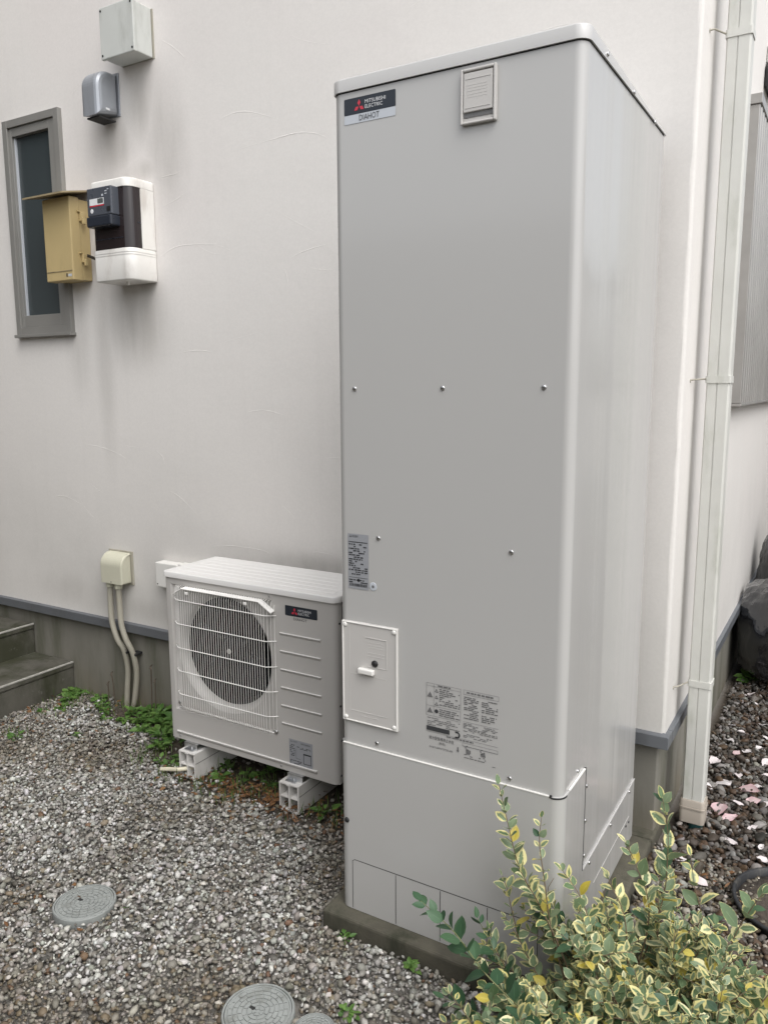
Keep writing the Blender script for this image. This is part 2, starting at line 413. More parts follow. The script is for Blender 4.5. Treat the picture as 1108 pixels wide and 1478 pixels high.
def disc(name, c, axis, r, depth, mat, parent=None, seg=20, dome=0.):
    """short cylinder whose face points along axis ('-Y', '+X', '+Z'), rounded rim"""
    V, F = [], []
    d = {'-Y': Vector((0, -1, 0)), '+X': Vector((1, 0, 0)), '+Z': Vector((0, 0, 1))}[axis]
    a = Vector((0, 0, 1)) if axis != '+Z' else Vector((1, 0, 0)); b = d.cross(a); c = Vector(c)
    prof = [(r, 0), (r, depth * .65), (r * .88, depth * .93), (r * .5, depth + dome * .7), (0.0, depth + dome)]
    for (rr, h) in prof[:-1]:
        for k in range(seg):
            an = 2 * math.pi * k / seg; V.append((c + d * h + (a * math.cos(an) + b * math.sin(an)) * rr)[:])
    m = len(prof) - 1
    for i in range(m - 1):
        for k in range(seg): F.append((i * seg + k, i * seg + (k + 1) % seg, (i + 1) * seg + (k + 1) % seg, (i + 1) * seg + k))
    V.append((c + d * prof[-1][1])[:]); t = len(V) - 1
    for k in range(seg): F.append(((m - 1) * seg + k, (m - 1) * seg + (k + 1) % seg, t))
    return mk(name, V, F, mat, parent, True)
SCREW = {}
def screw(c, axis, parent, r=.0055, mat='screw', name='screw'):
    key = (axis, r, mat)
    if key not in SCREW:
        o = disc(name, c, axis, r, r * .55, mat, parent, 12, r * .12); SCREW[key] = (o.data, WL[o.name] - Vector(c)); return o
    me, off = SCREW[key]
    return put(name, me, Vector(c) + off, parent)
def text_mesh(body, size):
    cu = bpy.data.curves.new('lettering', 'FONT'); cu.body = body; cu.size = size; cu.align_x = 'LEFT'; cu.resolution_u = 2
    o = bpy.data.objects.new('lettering', cu); COL.objects.link(o)
    bpy.context.view_layer.update()
    me = bpy.data.meshes.new_from_object(o.evaluated_get(bpy.context.evaluated_depsgraph_get()))
    v = [tuple(x.co) for x in me.vertices]; f = [tuple(p.vertices) for p in me.polygons]
    bpy.data.objects.remove(o); bpy.data.curves.remove(cu); bpy.data.meshes.remove(me)
    return np.array(v), f
def text(name, body, x0, x1, z0, z1, y, mat, parent):
    """flat lettering on a plane facing -Y that fills the given box"""
    v, f = text_mesh(body, .1)
    if len(v) == 0: return None
    mn, mx = v.min(0), v.max(0)
    V = [(x0 + (p[0] - mn[0]) / (mx[0] - mn[0]) * (x1 - x0), y, z0 + (p[1] - mn[1]) / (mx[1] - mn[1]) * (z1 - z0)) for p in v]
    return mk(name, V, f, mat, parent)
def flat(name, polys, y, mat, parent, kind=None):
    """list of polygons in (x, z) on a plane facing -Y"""
    V, F = [], []
    for p in polys:
        F.append(tuple(range(len(V), len(V) + len(p)))); V += [(a, y, b) for a, b in p]
    return mk(name, V, F, mat, parent, kind=kind)
def rect(x0, x1, z0, z1): return [(x0, z0), (x1, z0), (x1, z1), (x0, z1)]
def rrect(x0, x1, z0, z1, r, seg=4):
    out = []
    for cx, cz, a0 in ((x0 + r, z0 + r, 180), (x1 - r, z0 + r, 270), (x1 - r, z1 - r, 0), (x0 + r, z1 - r, 90)):
        out += [(cx + r * math.cos(math.radians(a0 + 90 * k / seg)), cz + r * math.sin(math.radians(a0 + 90 * k / seg))) for k in range(seg + 1)]
    return out
def rhombi(cx, z_top, z_bot):
    """three diamonds meeting in the middle"""
    h = z_top - z_bot; s = h / 2.6 * .98; c = (cx, z_bot + h * .37); out = []
    for ang in (90, 210, 330):
        d = (math.cos(math.radians(ang)), math.sin(math.radians(ang))); n = (-d[1], d[0])
        L1 = h * .60; wd = h * .175
        out.append([(c[0] + d[0] * k * L1 + n[0] * wd * j, c[1] + d[1] * k * L1 + n[1] * wd * j) for k, j in ((.04, 0), (.52, 1), (1, 0), (.52, -1))])
    return out

def smooth01(x, a, b):
    t = np.clip((x - a) / (b - a), 0, 1); return t * t * (3 - 2 * t)
def ground_z(x, y):
    x = np.asarray(x, float); y = np.asarray(y, float)
    return -.060 - .035 * smooth01(-x, .9, 2.3) + .006 * np.sin(x * 5.1 + 1) * np.cos(y * 4.3) - .012 * smooth01(x, .75, 1.0)

# ------------------------------------------------------------------ ground sheet
xs = np.concatenate([[-150, -40, -12, -6], np.linspace(-3.6, 2.6, 63), [6, 12, 40, 150]])
ys = np.concatenate([[-150, -40, -12, -5], np.linspace(-2.4, 4.0, 65), [6, 12, 40, 150]])
GX, GY = np.meshgrid(xs, ys); GZ = ground_z(GX, GY) - .013
V = np.stack([GX.ravel(), GY.ravel(), GZ.ravel()], 1); nx = len(xs)
F = [(j * nx + i, j * nx + i + 1, (j + 1) * nx + i + 1, (j + 1) * nx + i) for j in range(len(ys) - 1) for i in range(nx - 1)]
g = mk('ground', V, F, 'ground', None, True, 'structure')
g['label'] = 'dark damp soil ground under the gravel'

# ------------------------------------------------------------------ house
XC, YW, ZF0, ZF1 = .705, .83, .298, .340
house = thing('house', (-1, YW + 2, -.1), 'cream stuccoed house with grey foundation and a narrow dark window', 'house')
WX0, WX1, WZ0, WZ1 = -2.440, -2.060, 1.742, 2.708      # window opening
def wall_mesh():
    V, F = [], []
    def q(*p):
        b = len(V); V.extend(p); F.append((b, b + 1, b + 2, b + 3))
    XL, ZT, YB, rc = -7.0, 5.9, 9.0, .014
    z0 = ZF1 - .004
    xe = XC - rc
    # front face around the opening
    q((XL, YW, z0), (WX0, YW, z0), (WX0, YW, ZT), (XL, YW, ZT))
    q((WX0, YW, z0), (WX1, YW, z0), (WX1, YW, WZ0), (WX0, YW, WZ0))
    q((WX0, YW, WZ1), (WX1, YW, WZ1), (WX1, YW, ZT), (WX0, YW, ZT))
    q((WX1, YW, z0), (xe, YW, z0), (xe, YW, ZT), (WX1, YW, ZT))
    yb = YW + .16
    q((WX0, YW, WZ0), (WX1, YW, WZ0), (WX1, yb, WZ0), (WX0, yb, WZ0)); q((WX0, yb, WZ1), (WX1, yb, WZ1), (WX1, YW, WZ1), (WX0, YW, WZ1))
    q((WX0, YW, WZ0), (WX0, yb, WZ0), (WX0, yb, WZ1), (WX0, YW, WZ1)); q((WX1, yb, WZ0), (WX1, YW, WZ0), (WX1, YW, WZ1), (WX1, yb, WZ1))
    # rounded corner, slightly uneven
    zs = np.linspace(z0, ZT, 90); seg = 5; cols = []
    for z in zs:
        j = .0022 * mnoise.noise(Vector((0, 3, z * 6))) + .0012 * mnoise.noise(Vector((4, 0, z * 30)))
        cols.append([(xe + (rc + j) * math.sin(math.pi / 2 * k / seg), YW + rc - (rc + j) * math.cos(math.pi / 2 * k / seg), z) for k in range(seg + 1)])
        cols[-1][0] = (xe, YW, z); cols[-1][-1] = (XC, YW + rc, z)
    for a, b in zip(cols[:-1], cols[1:]):
        for k in range(seg): q(a[k], a[k + 1], b[k + 1], b[k])
    q((XC, YW + rc, z0), (XC, YB, z0), (XC, YB, ZT), (XC, YW + rc, ZT))
    q((XC, YB, z0), (XL, YB, z0), (XL, YB, ZT), (XC, YB, ZT)); q((XL, YB, z0), (XL, YW, z0), (XL, YW, ZT), (XL, YB, ZT))
    q((XL, YW, ZT), (XC, YW, ZT), (XC, YB, ZT), (XL, YB, ZT)); q((XL, YW, z0), (XL, YB, z0), (XC, YB, z0), (XC, YW, z0))
    return V, F
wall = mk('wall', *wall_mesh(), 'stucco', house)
# trowel ridges standing a little proud of the stucco
ARCS = [[(-1.422, 2.885), (-1.339, 2.833), (-1.258, 2.765)], [(-1.471, 2.342), (-1.37, 2.346), (-1.322, 2.353)], [(-1.451, 2.222), (-1.356, 2.245), (-1.303, 2.266)],
        [(-1.034, 2.392), (-.886, 2.401), (-.72, 2.408), (-.625, 2.388), (-.557, 2.351)], [(-.8, 1.929), (-.787, 1.889), (-.782, 1.85)], [(-.785, 1.954), (-.698, 1.98), (-.566, 1.999)],
        [(-1.395, 1.612), (-1.273, 1.621), (-1.175, 1.61)], [(-2.148, 1.18), (-1.97, 1.193), (-1.804, 1.16), (-1.714, 1.121)], [(-1.485, 1.009), (-1.405, .973), (-1.293, .894)],
        [(-1.258, .767), (-1.137, .785), (-.944, .783), (-.872, .746)], [(-.856, .996), (-.8, .957), (-.752, .91)], [(-1.494, 2.012), (-1.348, 2.057), (-1.079, 2.041)],
        [(-1.555, 1.191), (-1.51, 1.155), (-1.499, 1.118)], [(-1.18, 2.50), (-1.0, 2.53), (-.80, 2.47)], [(-1.9, 2.80), (-1.96, 2.77), (-2.0, 2.72)], [(-.72, .80), (-.65, .806), (-.56, .80)],
        [(-1.03, 1.36), (-.92, 1.372), (-.80, 1.35)], [(-2.32, .92), (-2.2, .93), (-2.05, .89)]]
NA = len(ARCS)
for _ in range(46):
    x, z, l_, an = rng.uniform(-2.7, .55), rng.uniform(.5, 3.0), rng.uniform(.05, .22), rng.uniform(-.7, .7)
    bend = rng.uniform(-.35, .35) * l_
    if (x < -1.25 and z > 1.45) or z < .62: continue
    ARCS.append([(x + l_ * (k - 1) * math.cos(an) - bend * (1 - (k - 1) ** 2) * math.sin(an), z + l_ * (k - 1) * math.sin(an) + bend * (1 - (k - 1) ** 2) * math.cos(an)) for k in (0, .5, 1, 1.5, 2)])
for ia, a in enumerate(ARCS):
    rk = 1.0 if ia < NA else rng.uniform(.35, .75)
    pts = spline([(x, YW + .0006, z) for x, z in a], 7); n = len(pts)
    V, F = tube_geo(pts, [(.4 + .6 * rk) * .0027 * math.sin(math.pi * (i + .4) / (n + .0)) ** .9 * (.75 + .5 * mnoise.noise(Vector((i * .9, a[0][0] * 9, 0)))) + .0002 for i in range(n)], 8)
    V = [(x, YW + (y - YW) * .30 * rk, z + .0012 * mnoise.noise(Vector((x * 40, 0, z * 40)))) for x, y, z in V]
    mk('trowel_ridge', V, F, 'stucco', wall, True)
foundation = boxes('foundation', [(-7.0, XC - .022, YW + .02, 8.98, -.6, ZF0 + .004)], 'mortar', house, .004)
box('footing', -.2, XC - .012, YW - .034, YW + .2, -.5, -.012, 'concrete', foundation, .008)
fl = boxes('flashing', [(-7.0, XC + .016, YW - .018, YW + .05, ZF0, ZF1)], 'flash', house, .002)
boxes('flashing', [(XC - .05, XC + .0165, YW + .052, 8.97, ZF0, ZF1)], 'flash', house, .002)
# dark drip lip on top of the flashing
extrude_yz('drip_edge', [(YW - .018, ZF1 + .0005), (YW + .004, ZF1 + .0005), (YW + .004, ZF1 + .006)], -7.0, XC + .012, 'flash', fl)
# window
win = put('window', None, ((WX0 + WX1) / 2, YW, WZ0), house)
def ring(name, x0, x1, z0, z1, t, y0, y1, mat, parent, bev=.0015, tb=None):
    tb = tb or t
    return boxes(name, [(x0, x0 + t, y0, y1, z0, z1), (x1 - t, x1, y0, y1, z0, z1), (x0 + t, x1 - t, y0 + .0005, y1, z1 - t, z1), (x0 + t, x1 - t, y0 + .0005, y1, z0, z0 + tb)], mat, parent, bev)
ring('outer_frame', -2.455, -2.047, 1.727, 2.722, .034, YW - .022, YW + .09, 'bronze', win)
boxes('sash', [(-2.4205, -2.402, YW - .012, YW + .05, 1.762, 2.687), (-2.132, -2.0815, YW - .012, YW + .05, 1.762, 2.687), (-2.4018, -2.1322, YW - .0115, YW + .05, 2.648, 2.687), (-2.4018, -2.1322, YW - .0115, YW + .05, 1.762, 1.818)], 'bronze', win, .002)
box('pane', -2.402, -2.132, YW + .012, YW + .018, 1.815, 2.650, 'glass', win)
box('sill', -2.462, -2.040, YW - .034, YW + .02, 1.712, 1.7265, 'bronze', win, .002)
box('blind_room', WX0 + .002, WX1 - .002, YW + .10, YW + .15, WZ0 + .002, WZ1 - .002, 'dark_room', win)
boxes('glazing_bead', [(-2.4018, -2.394, YW + .002, YW + .0115, 1.82, 2.646)], 'silver_print', win)

# unseen wing and canopy added left of the frame to darken that side
wg = put('wing_blocker', None, (-4.0, -.2, -.1), house)
box('wing_blocker_wall', -7.0, -3.30, -2.4, YW - .02, -.3, 5.9, 'blocker_siding', wg, .012)
box('wing_blocker_canopy', -3.299, -2.62, -2.2, YW - .021, 2.95, 3.12, 'blocker_siding', wg, .01)
# unseen wall added behind the camera to block low sky light
bw = thing('yard_wall_blocker', (-1, -3.6, -.1), 'unseen grey concrete wall added behind the viewer to shade the yard', 'wall')
boxes('coping', [(-7.0, 2.6, -3.74, -3.5, 2.50, 2.56)], 'concrete', bw, .01)
for r_ in range(13):
    boxes('block_course', [(-7.0, 2.6, -3.70, -3.54, -.1 + r_ * .2 + .004, -.1 + r_ * .2 + .197)], 'mortar', bw, .006)

# unseen house block added right of the frame to shade the side wall
nb_ = thing('passage_blocker', (5.6, 6, -.1), 'unseen pale house block added to shade the side passage', 'house')
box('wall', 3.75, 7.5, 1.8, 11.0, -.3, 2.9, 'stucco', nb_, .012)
box('roof', 3.6, 7.7, 1.6, 11.2, 2.901, 3.05, 'blocker_siding', nb_, .02)
for yy in (2.4, 4.6, 6.9):
    wn = box('window', 3.735, 3.7498, yy, yy + 1.3, 1.0, 2.1, 'bronze', nb_, .004)
    box('pane', 3.728, 3.7348, yy + .06, yy + 1.24, 1.06, 2.04, 'glass', wn)

# ------------------------------------------------------------------ concrete steps
st = thing('concrete_steps', (-2.7, .2, -.1), 'mossy concrete entrance steps climbing left along the wall', 'steps')
for (xa, xb, zt) in ((-2.56, -2.25, .058), (-3.2, -2.555, .218)):
    s_ = box('step', xa - (.3 if zt < .1 else 0), xb, -.75, YW + .02 - .004, -.4, zt - .030, 'step', st, .004)
    bm = bmesh.new(); bm_box(bm, xa - (.0 if zt < .1 else 0), xb + .006, -.752, YW + .0185 - .004, zt - .030, zt, .006, 2)
    from_bm('tread', bm, 'step', s_)
    box('nosing', xb - .004, xb + .0075, -.752, YW + .014, zt - .007, zt + .0015, 'nosing', s_, .002)

# ------------------------------------------------------------------ tank
W_, D_, HT, ZS = .630, .759, 2.172, .495
tank = thing('hot_water_tank', (W_ / 2, D_ / 2, 0), 'tall grey hot water storage tank with rounded front edges on a concrete pad', 'water tank')
RF = .024
prism('body', profile_rounded(0, W_, 0, D_, (RF, RF, .006, .006)), [(0, .004), (0, HT)], 'tank', tank)
lid = prism('lid', profile_rounded(-.004, W_ + .005, -.006, D_ + .004, (.028, .028, .008, .008)),
      [(0, HT - .002), (0, lambda x, y: 2.196 - .024 * max(0, y) / D_), (.0012, lambda x, y: 2.1992 - .024 * max(0, y) / D_), (.005, lambda x, y: 2.2012 - .024 * max(0, y) / D_)], 'tank_lid', tank)
# dark band painting in the shadow gap under the lid
prism('lid_shadow_gap', profile_rounded(.0005 - .0012, W_ + .0012, -.0012, D_ - .01, (RF, RF, .006, .006)), [(0, HT - .0042), (0, HT - .0022)], 'seam', tank)
for y in (.134, .373, .606): screw((W_ + .0052, y, 2.186 - .024 * y / D_ - .001), '+X', lid, .0055)
# lower front cover wrapping round both corners
def u_cover(name, z0, z1, off, ydep, mat, parent, th=.006):
    pr = profile_rounded(-off, W_ + off, -off, D_, (RF + off, RF + off, .006, .006))
    n1 = len(pr)
    # keep from left side ydep round the front to right side ydep
    path = [(-off, ydep)] + pr[0:9 + 9 - 0][:18] + [(W_ + off, ydep)]
    inn = []
    pr2 = profile_rounded(-off + th, W_ + off - th, -off + th, D_, (RF + off - th, RF + off - th, .006, .006))
    inn = [(-off + th, ydep)] + pr2[:18] + [(W_ + off - th, ydep)]
    n = len(path); V, F, S = [], [], []
    for z in (z0, z1): V += [(x, y, z) for x, y in path]
    for k in range(n - 1): F.append((k, k + 1, n + k + 1, n + k)); S.append(True)
    b = len(V); V += [(x, y, z1) for x, y in path] + [(x, y, z1) for x, y in inn]
    for k in range(n - 1): F.append((b + k, b + k + 1, b + n + k + 1, b + n + k)); S.append(False)
    b = len(V)
    V += [(W_ + off, ydep, z0), (W_ + off - th, ydep, z0), (W_ + off - th, ydep, z1), (W_ + off, ydep, z1)]; F.append((b, b + 1, b + 2, b + 3)); S.append(False)
    b = len(V)
    V += [(-off, ydep, z0), (-off + th, ydep, z0), (-off + th, ydep, z1), (-off, ydep, z1)]; F.append((b + 3, b + 2, b + 1, b)); S.append(False)
    o = mk(name, V, F, mat, parent); o.data.polygons.foreach_set('use_smooth', S); return o
OFF = .0045
lower = u_cover('lower_cover', -.004, ZS - .002, OFF, .181, 'tank', tank)
# white strips painting the light caught on the cover's top edge, dark open joint round the corner
box('edge_highlight', .010, W_ - .030, -OFF - .0012, -.0002, ZS - .0019, ZS + .0008, 'plastic_white', lower, .0005)
box('edge_highlight', W_ + .0003, W_ + OFF + .0012, .048, .176, ZS - .0019, ZS + .0008, 'plastic_white', lower, .0005)
def corner_strip(name, xc, yc, r, a0, a1, z0, z1, mat, parent):
    V, F = [], []
    for k in range(9):
        a = math.radians(a0 + (a1 - a0) * k / 8)
        for rr in (r, r + .0012):
            for z in (z0, z1): V.append((xc + rr * math.cos(a), yc + rr * math.sin(a), z))
    for k in range(8):
        b = k * 4
        F += [(b + 2, b + 6, b + 7, b + 3), (b + 3, b + 7, b + 5, b + 1), (b, b + 4, b + 6, b + 2)]
    return mk(name, V, F, mat, parent, True)
corner_strip('corner_joint', W_ - RF, RF, RF + OFF - .0003, 268, 362, ZS - .0055, ZS - .0015, 'seam', lower)
box('joint_notch', .0035, .0095, -OFF - .0011, -.0003, ZS - .0022, ZS + .0036, 'seam', lower, .0008)
box('joint_notch', W_ - .0295, W_ - .0235, -OFF - .0011, -.0003, ZS - .0045, ZS + .0026, 'seam', lower, .0008)
box('side_seam', W_ + .0002, W_ + OFF + .0009, .1812, .1842, .205, ZS, 'seam', tank, .0004)
# lower side panel; folded edge in paler paint for the light it catches
sp = box('side_panel', W_ + .0002, W_ + .0032, .186, D_ - .002, .004, .203, 'tank', tank, .0008)
box('lit_folded_edge', W_ + .0002, W_ + .0046, .186, D_ - .002, .2032, .2044, 'tank_lid', sp, .0003)
box('press_line', W_ + .0033, W_ + .0042, .30, .70, .1005, .1025, 'plastic_grey', sp, .0003)
for y, z in ((.122, .511),): screw((W_ + .0003, y, z), '+X', tank, .0052)
for y, z in ((.206, .433), (.206, .335), (.206, .235)): screw((W_ + .0003, y, z), '+X', tank, .0052)
for y, z in ((.689, .190), (.467, .190), (.251, .190)): screw((W_ + .0032, y, z), '+X', tank, .0052)
for y, z in ((.585, .102), (.662, .098), (.698, .094)): screw((W_ + .0032, y, z - .012), '+X', tank, .004, 'seam')
for x, z in ((.057, 1.460), (.307, 1.461), (.559, 1.462), (.125, 1.078), (.490, 1.079), (.117, .513), (.498, .512)):
    screw((x, -.0002, z), '-Y', tank, .0058)
disc('rubber_plug', (.020, -OFF, .264), '-Y', .0075, .004, 'black', tank, 16, .002)
# knock-out cuts at the foot of the cover
K = -OFF - .0006
for x in (.037, .177, .3125, .447, .582):
    flat('knockout_cut', [rect(x - .0009, x + .0009, .0, .146)], K, 'seam', lower)
flat('knockout_cut', [rect(.044, .575, .1488, .1508)], K, 'seam', lower)
flat('knockout_cut', [[(.0361, .144), (.0379, .144), (.0446, .1492), (.044, .1508)]], K - .0002, 'seam', lower)
# badge
def badge(parent, x0, x1, zt, zm, zb, y, sub=True, mid=None):
    b = flat('brand_badge', [rrect(x0, x1, zm, zt, .003)], y, 'navy', parent)
    b['label'] = 'navy badge with three red diamonds and white lettering'
    wdt = x1 - x0; h = zt - zm
    lx = x0 + wdt * .30
    flat('diamond_emblem', rhombi(lx, zt - h * .13, zm + h * .17), y - .0008, 'red', b)
    text('lettering', 'MITSUBISHI', x0 + wdt * .415, x0 + wdt * .81, zt - h * .46, zt - h * .24, y - .0008, 'white_print', b)
    text('lettering', 'ELECTRIC', x0 + wdt * .415, x0 + wdt * .755, zm + h * .235, zm + h * .455, y - .0008, 'white_print', b)
    if sub:
        s = flat('name_strip', [rrect(x0, x1, zb, zm - .0004, .003)], y, 'silver_print', parent)
        hz = zm - zb
        text('lettering', 'DIAHOT', x0 + wdt * .30, x0 + wdt * .69, zb + hz * .2, zb + hz * .84, y - .0008, 'ink', s)
    else:
        text('lettering', 'DIAHOT', *mid, y, 'ink', b)
badge(tank, .035, .179, 2.153, 2.1155, 2.095, -.0010)
# breather cover near the top
vc = box('vent_cover', .351, .436, -.006, -.0002, 2.0410, 2.1570, 'plastic_grey', tank, .003)
boxes('rim', [(.351, .3565, -.013, -.0055, 2.0410, 2.1570), (.4295, .436, -.013, -.0055, 2.0410, 2.1570), (.3567, .4293, -.0128, -.0055, 2.1505, 2.1568), (.3567, .4293, -.0128, -.0055, 2.0412, 2.0465)], 'plastic_grey', vc, .0022)
box('flap', .3585, .4275, -.0115, -.006, 2.0665, 2.1475, 'plastic_grey', vc, .0012)
box('slot', .3575, .4285, -.0075, -.0055, 2.0560, 2.0650, 'ink_soft', vc)
boxes('moulded_line', [(.363, .423, -.0123, -.0112, z, z + .0012) for z in (2.1340, 2.0740)] + [(.365, .415, -.0118, -.0112, z, z + .0011) for z in (2.1210, 2.1150, 2.1090, 2.1020, 2.0960)], 'plastic_grey', vc)
# service panel
sv = box('service_panel', .012, .186, -.0065, -.0002, .562, .846, 'plastic_grey', tank, .003)
boxes('rim', [(.0135, .0175, -.0092, -.006, .5635, .8445), (.1805, .1845, -.0092, -.006, .5635, .8445), (.0177, .1803, -.009, -.006, .8405, .8443), (.0177, .1803, -.009, -.006, .5637, .5675)], 'plastic_white', sv, .0014)
for x, z in ((.023, .835), (.175, .835), (.023, .573), (.175, .573)): screw((x, -.0066, z), '-Y', sv, .0062, 'plastic_white')
boxes('moulded_line', [(.086, .152, -.0078, -.006, .8065, .8085), (.1505, .152, -.0076, -.006, .728, .806), (.092, .1500, -.0076, -.006, .7275, .729)] +
      [(.094, .144, -.0070, -.006, z, z + .001) for z in (.795, .788, .781)] + [(.094, .120, -.0071, -.006, .766, .7672), (.126, .146, -.0071, -.006, .766, .7672), (.094, .094 + .05, -.0071, -.006, .757, .758)] +
      [(.036, .152, -.0071, -.006, .700, .7012), (.036, .152, -.0072, -.006, .5945, .596), (.072, .125, -.0071, -.006, .584, .585), (.036, .0372, -.007, -.006, .60, .83)], 'plastic_grey', sv, .0003)
hd = box('handle', .068, .116, -.020, -.006, .707, .723, 'plastic_white', sv, .004, 3)
disc('rubber_plug', (.116, -.0065, .739), '-Y', .0095, .004, 'black', sv, 18, .003)
# rating plate with its lines of print
def print_lines(x0, x1, z0, z1, rows, r, fill=.7, h=.45, seg=(.004, .014)):
    out = []
    dz = (z1 - z0) / rows
    for i in range(rows):
        zc = z1 - (i + .5) * dz; x = x0
        xe = x1 if r.random() > .35 else x0 + (x1 - x0) * r.uniform(.45, .95)
        while x < xe - .002:
            l = r.uniform(*seg); e = min(x + l, xe)
            if r.random() < fill: out.append(rect(x, e, zc - dz * h / 2, zc + dz * h / 2))
            x = e + r.uniform(.0008, .003)
    return out
R = random.Random(3)
npl = flat('rating_plate', [rect(.031, .095, .935, 1.083)], -.0010, 'silver_dark', tank)
P_ = print_lines(.034, .092, .972, 1.058, 15, R, .62, .55, (.003, .012))
P_ += print_lines(.034, .092, .950, .962, 2, R, .7, .5)
P_ += [rect(.034, .092, 1.0605, 1.0625), rect(.034, .092, .9655, .9665)] + [rect(.036 + .0021 * k, .036 + .0021 * k + R.uniform(.0008, .0016), .942, .9495) for k in range(26)]
P_ += [[(.064 + .0045 * math.cos(a), .959 + .0045 * math.sin(a)) for a in np.linspace(0, 2 * math.pi, 14)[:-1]]]
flat('print', P_, -.0017, 'ink', npl, 'stuff')
flat('diamond_emblem', rhombi(.0395, 1.0805, 1.0735), -.0017, 'ink', npl)
text('lettering', 'MITSUBISHI', .0445, .063, 1.0745, 1.0795, -.0017, 'ink', npl)
disc('round_sticker', (.108, -.0003, .947), '-Y', .0115, .0006, 'silver_print', tank, 24)
flat('sticker_mark', [[(.108 + .004 * math.cos(a), .947 + .004 * math.sin(a)) for a in np.linspace(0, 2 * math.pi, 12)[:-1]]], -.0013, 'ink_soft', tank)
# printed instructions
ins = put('instruction_print', None, (.366, -.001, .628), tank)
PY = -.0012
def frame_lines(x0, x1, z0, z1, t=.0007): return [rect(x0, x1, z1 - t, z1), rect(x0, x1, z0, z0 + t), rect(x0, x0 + t, z0, z1), rect(x1 - t, x1, z0, z1)]
fr = frame_lines(.267, .364, .628, .716) + [rect(.267, .364, .708, .7087), rect(.267, .364, .655, .6557), rect(.288, .2887, .628, .716)] + \
     frame_lines(.3715, .466, .704, .7165) + [rect(.3715, .466, .632, .6327)] + [rect(.267, .466, .5845, .5852), rect(.37, .466, .5665, .5672)] + frame_lines(.37, .466, .5672, .576)
flat('rule', fr, PY, 'ink_soft', ins, 'stuff')
pl = print_lines(.304, .361, .660, .706, 9, R, .8, .5, (.004, .016)) + print_lines(.304, .361, .631, .652, 4, R, .8, .5, (.004, .016))
pl += print_lines(.270, .362, .601, .625, 5, R, .75, .42, (.004, .018)) + print_lines(.300, .345, .7095, .7145, 1, R, .9, .7)
pl += print_lines(.373, .413, .640, .700, 13, R, .75, .5) + print_lines(.421, .464, .640, .700, 12, R, .72, .5) + print_lines(.372, .464, .606, .630, 6, R, .75, .45)
pl += print_lines(.372, .45, .590, .602, 3, R, .6, .4) + print_lines(.380, .455, .7075, .713, 1, R, .95, .75) + print_lines(.325, .40, .5785, .5835, 1, R, .95, .7)
pl += print_lines(.276, .345, .5415, .547, 2, R, .8, .4) + print_lines(.375, .44, .5355, .539, 1, R, .9, .6) + print_lines(.452, .466, .529, .532, 1, R, .9, .6)
flat('print', pl, PY, 'ink_soft', ins, 'stuff')
def tri(cx, cz, s): return [[(cx - s, cz - s * .8), (cx + s, cz - s * .8), (cx, cz + s)]]
flat('warning_triangle', sum([tri(x, z, s) for x, z, s in ((.2775, .685, .008), (.2775, .643, .008))], []), PY, 'ink_soft', ins)
for x, z in ((.296, .698), (.296, .681), (.296, .663)):
    s = .0052
    V = [(x - s, z - s * .8), (x + s, z - s * .8), (x, z + s)]; c_ = (x, z - .001)
    inn = [((a - c_[0]) * .6 + c_[0], (b - c_[1]) * .6 + c_[1]) for a, b in V]
    flat('warning_triangle', [[V[k], V[(k + 1) % 3], inn[(k + 1) % 3], inn[k]] for k in range(3)], PY, 'ink', ins)
flat('notice_dot', [[(.296 + .0055 * math.cos(a), .643 + .0055 * math.sin(a)) for a in np.linspace(0, 2 * math.pi, 16)[:-1]]], PY, 'ink', ins)
flat('black_bar', [rect(.268, .334, .588, .600)], PY - .0004, 'ink', ins)
ang = np.linspace(-2.2, 2.2, 14)
flat('recycle_mark', [[(.354 + .0095 * math.cos(ang[k]), .592 + .0095 * math.sin(ang[k])), (.354 + .0095 * math.cos(ang[k + 1]), .592 + .0095 * math.sin(ang[k + 1])),
     (.354 + .005 * math.cos(ang[k + 1]), .592 + .005 * math.sin(ang[k + 1])), (.354 + .005 * math.cos(ang[k]), .592 + .005 * math.sin(ang[k]))] for k in range(13)], PY, 'ink', ins)
text('lettering', '給水配管専用止水栓', .276, .346, .5645, .5745, PY, 'ink', ins)
text('lettering', '(別売)', .303, .322, .5535, .5615, PY, 'ink', ins)
flat('arrow', [[(.3555, .560), (.3595, .560), (.3595, .552), (.3615, .552), (.3575, .545), (.3535, .552), (.3555, .552)]], PY, 'ink_soft', ins)
for cx, cz in ((.385, .5545), (.425, .5535)):
    flat('valve_drawing', [[(cx + a * .0016 * R.uniform(2, 6), cz + b * .0016 * R.uniform(2, 6)) for a, b in ((-1, -1), (1, -.6), (1, 1), (-.8, .8))] for _ in range(1)] +
         [rect(cx + dx, cx + dx + R.uniform(.003, .007), cz + dz, cz + dz + .0022) for dx, dz in ((-.008, .008), (-.002, .004), (.002, -.008), (-.010, -.010), (.006, -.013), (-.004, .013))], PY, 'ink_soft', ins)

# concrete pad
pad = box('concrete_pad', -.042, .692, -.047, .782, -.30, -.0055, 'concrete', None, .010, 3)
tag(pad, 'low mossy concrete pad under the grey water tank', 'concrete slab')

# ------------------------------------------------------------------ heat pump outdoor unit
UX0, UX1, UY0, UY1, UZ0, UZ1 = -1.121, -.312, .440, .735, .070, .742
unit = thing('heat_pump_unit', ((UX0 + UX1) / 2, .59, UZ0), 'grey heat pump outdoor unit with white wire fan guard beside the tank', 'heat pump')
